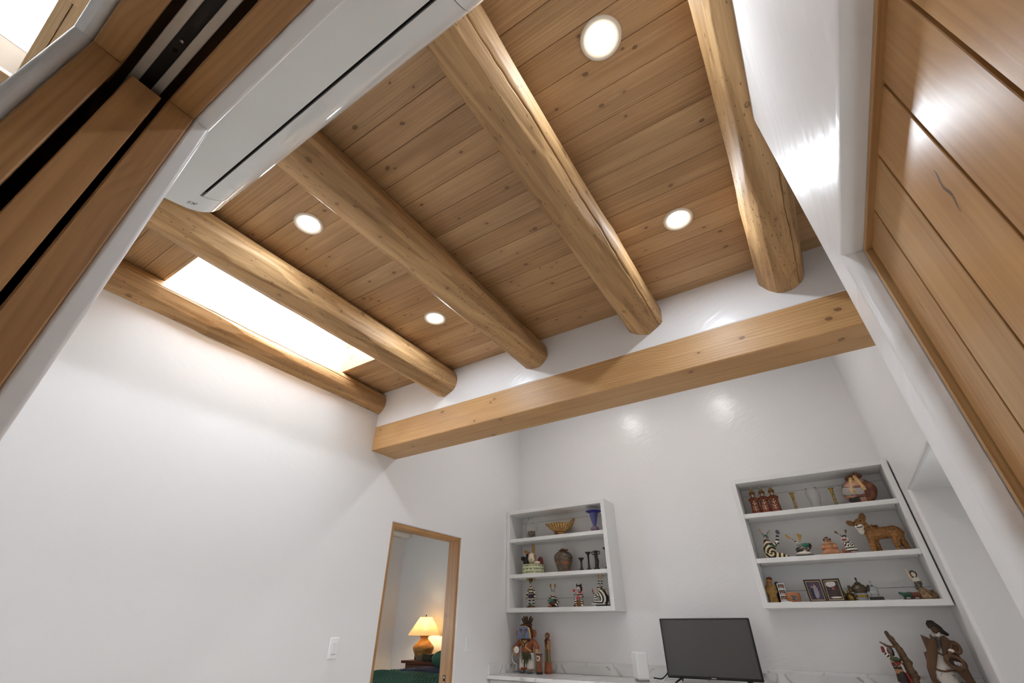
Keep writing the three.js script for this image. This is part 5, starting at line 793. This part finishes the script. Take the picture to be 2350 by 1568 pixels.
  P(s, 'post', rough(lathe([[0, 0], [0.031, 0], [0.031, 0.02], [0.026, 0.1], [0.027, 0.15], [0.03, 0.166], [0.018, 0.172], [0, 0.172]], 26), 0.001, 60), (x, y) => y < 0.035 ? 0x2c241f : y > 0.158 ? 0x2a201a : y > 0.092 && y < 0.104 ? 0x241c18 : noise(x * 50, y * 20, 2) > 0.6 ? 0x7a4526 : 0x8a5230); P(s, 'face', ell([0, 0.128, 0.02], [0.021, 0.027, 0.01]), (x, y) => Math.hypot(x, y - 0.128) < 0.009 ? 0x9c5534 : Math.hypot(x, y - 0.128) < 0.013 ? 0x3a2a22 : 0xdfd6ca); P(s, 'cap_ring', new THREE.TorusGeometry(0.024, 0.004, 8, 26).rotateX(Math.PI / 2).translate(0, 0.168, 0), 0xcfc6ba);
  const k = thing('slender_carving', 'tall slender painted wood carving with a round head', 'figurine', [-2.605, CT, -4.76]);
  P(k, 'body', rough(lathe([[0, 0], [0.038, 0], [0.037, 0.03], [0.03, 0.1], [0.028, 0.2], [0.031, 0.24], [0.032, 0.27], [0.022, 0.285], [0.012, 0.29]], 26), 0.0012, 50), (x, y, z) => { if (y < 0.09) return noise(x * 40, y * 24, 2) > 0.5 ? 0x96532e : 0x84452a; if (y > 0.262) return z > 0.012 && Math.abs(x) < 0.012 ? 0x1e1a18 : 0xa8482a; if (y > 0.2) return Math.abs(x) < (y - 0.19) * 0.2 ? 0x3a2a20 : 0xb58650; const d = x - 0.004 - 0.006 * Math.sin(y * 50); return Math.abs(d) < 0.004 ? 0x1f1a16 : d > 0 && y < 0.15 ? 0x5d7a40 : d > 0 ? 0xa86a38 : noise(x * 60, y * 30, 3) > 0.6 ? 0x7a6a52 : 0xa87a4c; }); P(k, 'head', ell([0.002, 0.311, 0.0], [0.027, 0.028, 0.02], 20, 16), (x, y, z) => z > 0.01 && Math.hypot(x - 0.002, y - 0.308) < 0.011 ? 0x5f9a78 : 0x8a4626);
}
{
  const drift = mottle([0x5c4128, 0x6f5234, 0x4a3320, 0x7d6040], 60), o = thing('climbing_figure', 'striped figure climbing a crooked driftwood trunk with a green bundle', 'figurine', [0.235, CT, -4.70]);
  const trunk = [[0.03, 0, 0], [0.055, 0.06, 0], [0.062, 0.12, -0.005], [0.055, 0.18, -0.01], [0.045, 0.25, -0.01], [0.022, 0.31, -0.005], [0.006, 0.352, 0]];
  P(o, 'driftwood', rough(blob([...trunk.slice(1).map((b, i) => [trunk[i], b, [0.034, 0.03, 0.027, 0.026, 0.021, 0.016][i], [0.03, 0.027, 0.026, 0.021, 0.016, 0.012][i]]), [[0.07, 0.175, 0], [0.082, 0.18, 0.004], 0.017, 0.01], [[0.066, 0.105, 0], [0.092, 0.1, 0], 0.014, 0.009]], 0.012, 60), 0.0035, 55), drift);
  P(o, 'branch', rough(blob([[[0.03, 0.268, 0.02], [-0.02, 0.272, 0.03], 0.006, 0.007], [[-0.02, 0.272, 0.03], [-0.055, 0.296, 0.03], 0.008, 0.004]], 0.004, 36), 0.0015, 90), drift);
  P(o, 'torso', blob([[[-0.005, 0.115, 0.034], [-0.012, 0.175, 0.034], 0.026, 0.022], [[-0.012, 0.175, 0.034], [-0.02, 0.205, 0.034], 0.022, 0.016]], 0.012, 34), (x, y) => y < 0.14 ? 0xa87c54 : y < 0.155 ? 0x26211e : noise(x * 90, y * 90, 3) > 0.55 ? 0x5c2420 : 0xb08c60); P(o, 'bundle', ell([-0.006, 0.198, 0.058], [0.026, 0.014, 0.014]), 0x37492c); P(o, 'sash', ell([0.002, 0.176, 0.058], [0.018, 0.008, 0.01]), 0x8a2a24);
  P(o, 'head', ell([-0.018, 0.243, 0.034], [0.016, 0.023, 0.016]), (x, y) => x < -0.024 ? 0x7a2420 : 0x6b665e); P(o, 'hair', ell([-0.006, 0.24, 0.026], [0.012, 0.026, 0.014]), 0x1d1916);
  limb(o, 'arm', [-0.03, 0.205, 0.034], [-0.052, 0.232, 0.036], 0.01, 0.009, 4); P(o, 'cuff', cap([-0.055, 0.24, 0.036], [-0.054, 0.262, 0.034], 0.01, 0.01), 0x7a221e); limb(o, 'arm', [0.008, 0.2, 0.034], [0.03, 0.176, 0.04], 0.01, 0.008, 3, 0x3a2c22, 0xb89468);
  P(o, 'kilt', rough(lathe([[0.03, 0.068], [0.034, 0.072], [0.03, 0.1], [0.026, 0.128], [0.02, 0.13]], 20).translate(-0.004, 0, 0.034), 0.003, 60), 0x2a1c16); P(o, 'kilt_trim', cap([0.028, 0.118, 0.05], [0.038, 0.066, 0.05], 0.008, 0.01), 0x7d1f1c);
  limb(o, 'leg', [-0.018, 0.072, 0.036], [-0.022, 0.014, 0.04], 0.011, 0.009, 5, 0x2a231f, 0xc7a878); limb(o, 'leg', [0.014, 0.072, 0.036], [0.016, 0.014, 0.04], 0.011, 0.009, 5, 0x2a231f, 0xc7a878); P(o, 'foot', ell([-0.025, 0.009, 0.05], [0.011, 0.009, 0.018]), 0x6e2a1e); P(o, 'foot', ell([0.018, 0.009, 0.05], [0.011, 0.009, 0.018]), 0x6e2a1e);
}
{
  const cape = mottle([0x5a3a22, 0x6b4a2c, 0x4a2e1a, 0x745434], 34), o = thing('basket_woman', 'driftwood woman in a white dress and brown cape carrying an oval basket', 'figurine', [0.515, CT, -4.75]);
  P(o, 'dress', rough(blob([[[-0.03, 0.0, 0], [-0.045, 0.12, 0.004], 0.074, 0.06], [[-0.045, 0.12, 0.004], [-0.004, 0.25, 0.0], 0.06, 0.034], [[-0.004, 0.25, 0], [0.004, 0.335, 0], 0.034, 0.024]], 0.02, 60).scale(1, 1, 0.5), 0.0015, 40), (x, y, z) => y < 0.15 && noise(x * 130, y * 130, 4) > 0.84 ? 0x7a736a : 0xd9d2c8);
  P(o, 'cape', rough(flat([[-0.078, 0.339], [-0.048, 0.322], [-0.032, 0.312], [-0.027, 0.34], [-0.013, 0.325], [-0.012, 0.285], [-0.034, 0.238], [-0.058, 0.19], [-0.088, 0.13], [-0.1, 0.09], [-0.096, 0.04], [-0.11, 0.04], [-0.12, 0.09], [-0.118, 0.15], [-0.104, 0.19], [-0.1, 0.235], [-0.078, 0.245], [-0.076, 0.285]], 0.014, 0, 0, 0.022), 0.0012, 40), cape);
  P(o, 'cape', rough(flat([[0.028, 0.325], [0.046, 0.333], [0.083, 0.285], [0.09, 0.262], [0.076, 0.23], [0.09, 0.17], [0.096, 0.1], [0.11, 0.002], [0.04, 0.002], [0.058, 0.06], [0.06, 0.09], [0.036, 0.13], [0.006, 0.19], [0.005, 0.235], [0.012, 0.27], [0.02, 0.3]], 0.016, 0, 0, 0.022), 0.0012, 40), cape);
  for (const b of [[[-0.04, 0.245, 0.024], [-0.016, 0.232, 0.03], [0.004, 0.222, 0.03], [0.012, 0.222, 0.03]], [[-0.098, 0.165, 0.026], [-0.066, 0.142, 0.036], [-0.03, 0.136, 0.038], [0.01, 0.142, 0.036], [0.04, 0.132, 0.034]], [[-0.104, 0.1, 0.03], [-0.075, 0.062, 0.04], [-0.03, 0.05, 0.042], [0.03, 0.058, 0.04], [0.06, 0.07, 0.034]]]) P(o, 'branch', rough(tube(b, 0.0055, 40), 0.0012, 70), cape);
  P(o, 'sleeve', rough(new THREE.TorusGeometry(0.022, 0.011, 10, 24).scale(1, 1.25, 1).translate(0.078, 0.268, 0.046), 0.002, 60), cape); P(o, 'cuff', ell([0.05, 0.252, 0.05], [0.018, 0.012, 0.012]), 0xe0dad0); P(o, 'hand', blob([[[0.036, 0.24, 0.058], [0.034, 0.234, 0.062], 0.01, 0.01], ...[-1.5, -0.5, 0.5, 1.5].map((k) => [[0.034 + k * 0.006, 0.232, 0.064], [0.032 + k * 0.008, 0.21, 0.066], 0.0032, 0.0026])], 0.003, 40), 0x6a4628);
  const b = P(o, 'basket', rough(new THREE.TorusGeometry(0.038, 0.013, 12, 40), 0.0012, 60), cape); b.scale.set(1.15, 0.85, 0.9); b.position.set(0.042, 0.188, 0.062); b.rotation.z = -0.45; P(b, 'basket_bowl', ell([0, 0, -0.012], [0.037, 0.037, 0.014]), 0x2a1a12); P(b, 'basket_fill', rough(ell([0.01, -0.004, 0.003], [0.019, 0.015, 0.006]), 0.003, 120), mottle([0xb8b0bc, 0x4a3c4c, 0xd8d2d6, 0x2c2228], 190));
  P(o, 'neck', cap([0.018, 0.32, 0.01], [0.02, 0.36, 0.012], 0.018, 0.018), 0xd9d2c8); P(o, 'face', ell([0.012, 0.378, 0.024], [0.022, 0.03, 0.018]), 0x5c3c24); P(o, 'hair', rough(blob([[[0.008, 0.4, 0.012], [0.03, 0.378, 0.008], 0.03, 0.026], [[0.03, 0.378, 0.008], [0.062, 0.352, 0.004], 0.022, 0.013]], 0.01, 40), 0.002, 80), mottle([0x2c221b, 0x3a2c22, 0x241b16], 60)); P(o, 'bun', ell([0.068, 0.346, 0.004], [0.014, 0.011, 0.012]), 0x241b16);
  P(o, 'necklace', [-2, -1, 0, 1, 2].map((k) => tube([[0.01 + k * 0.008, 0.332, 0.028], [0.008 + k * 0.008, 0.29, 0.032], [0.004 + k * 0.008, 0.252 - (k % 2) * 0.01, 0.036]], 0.0022, 14, 6)), 0x1f1a18);
}
renderer.render(scene, camera);
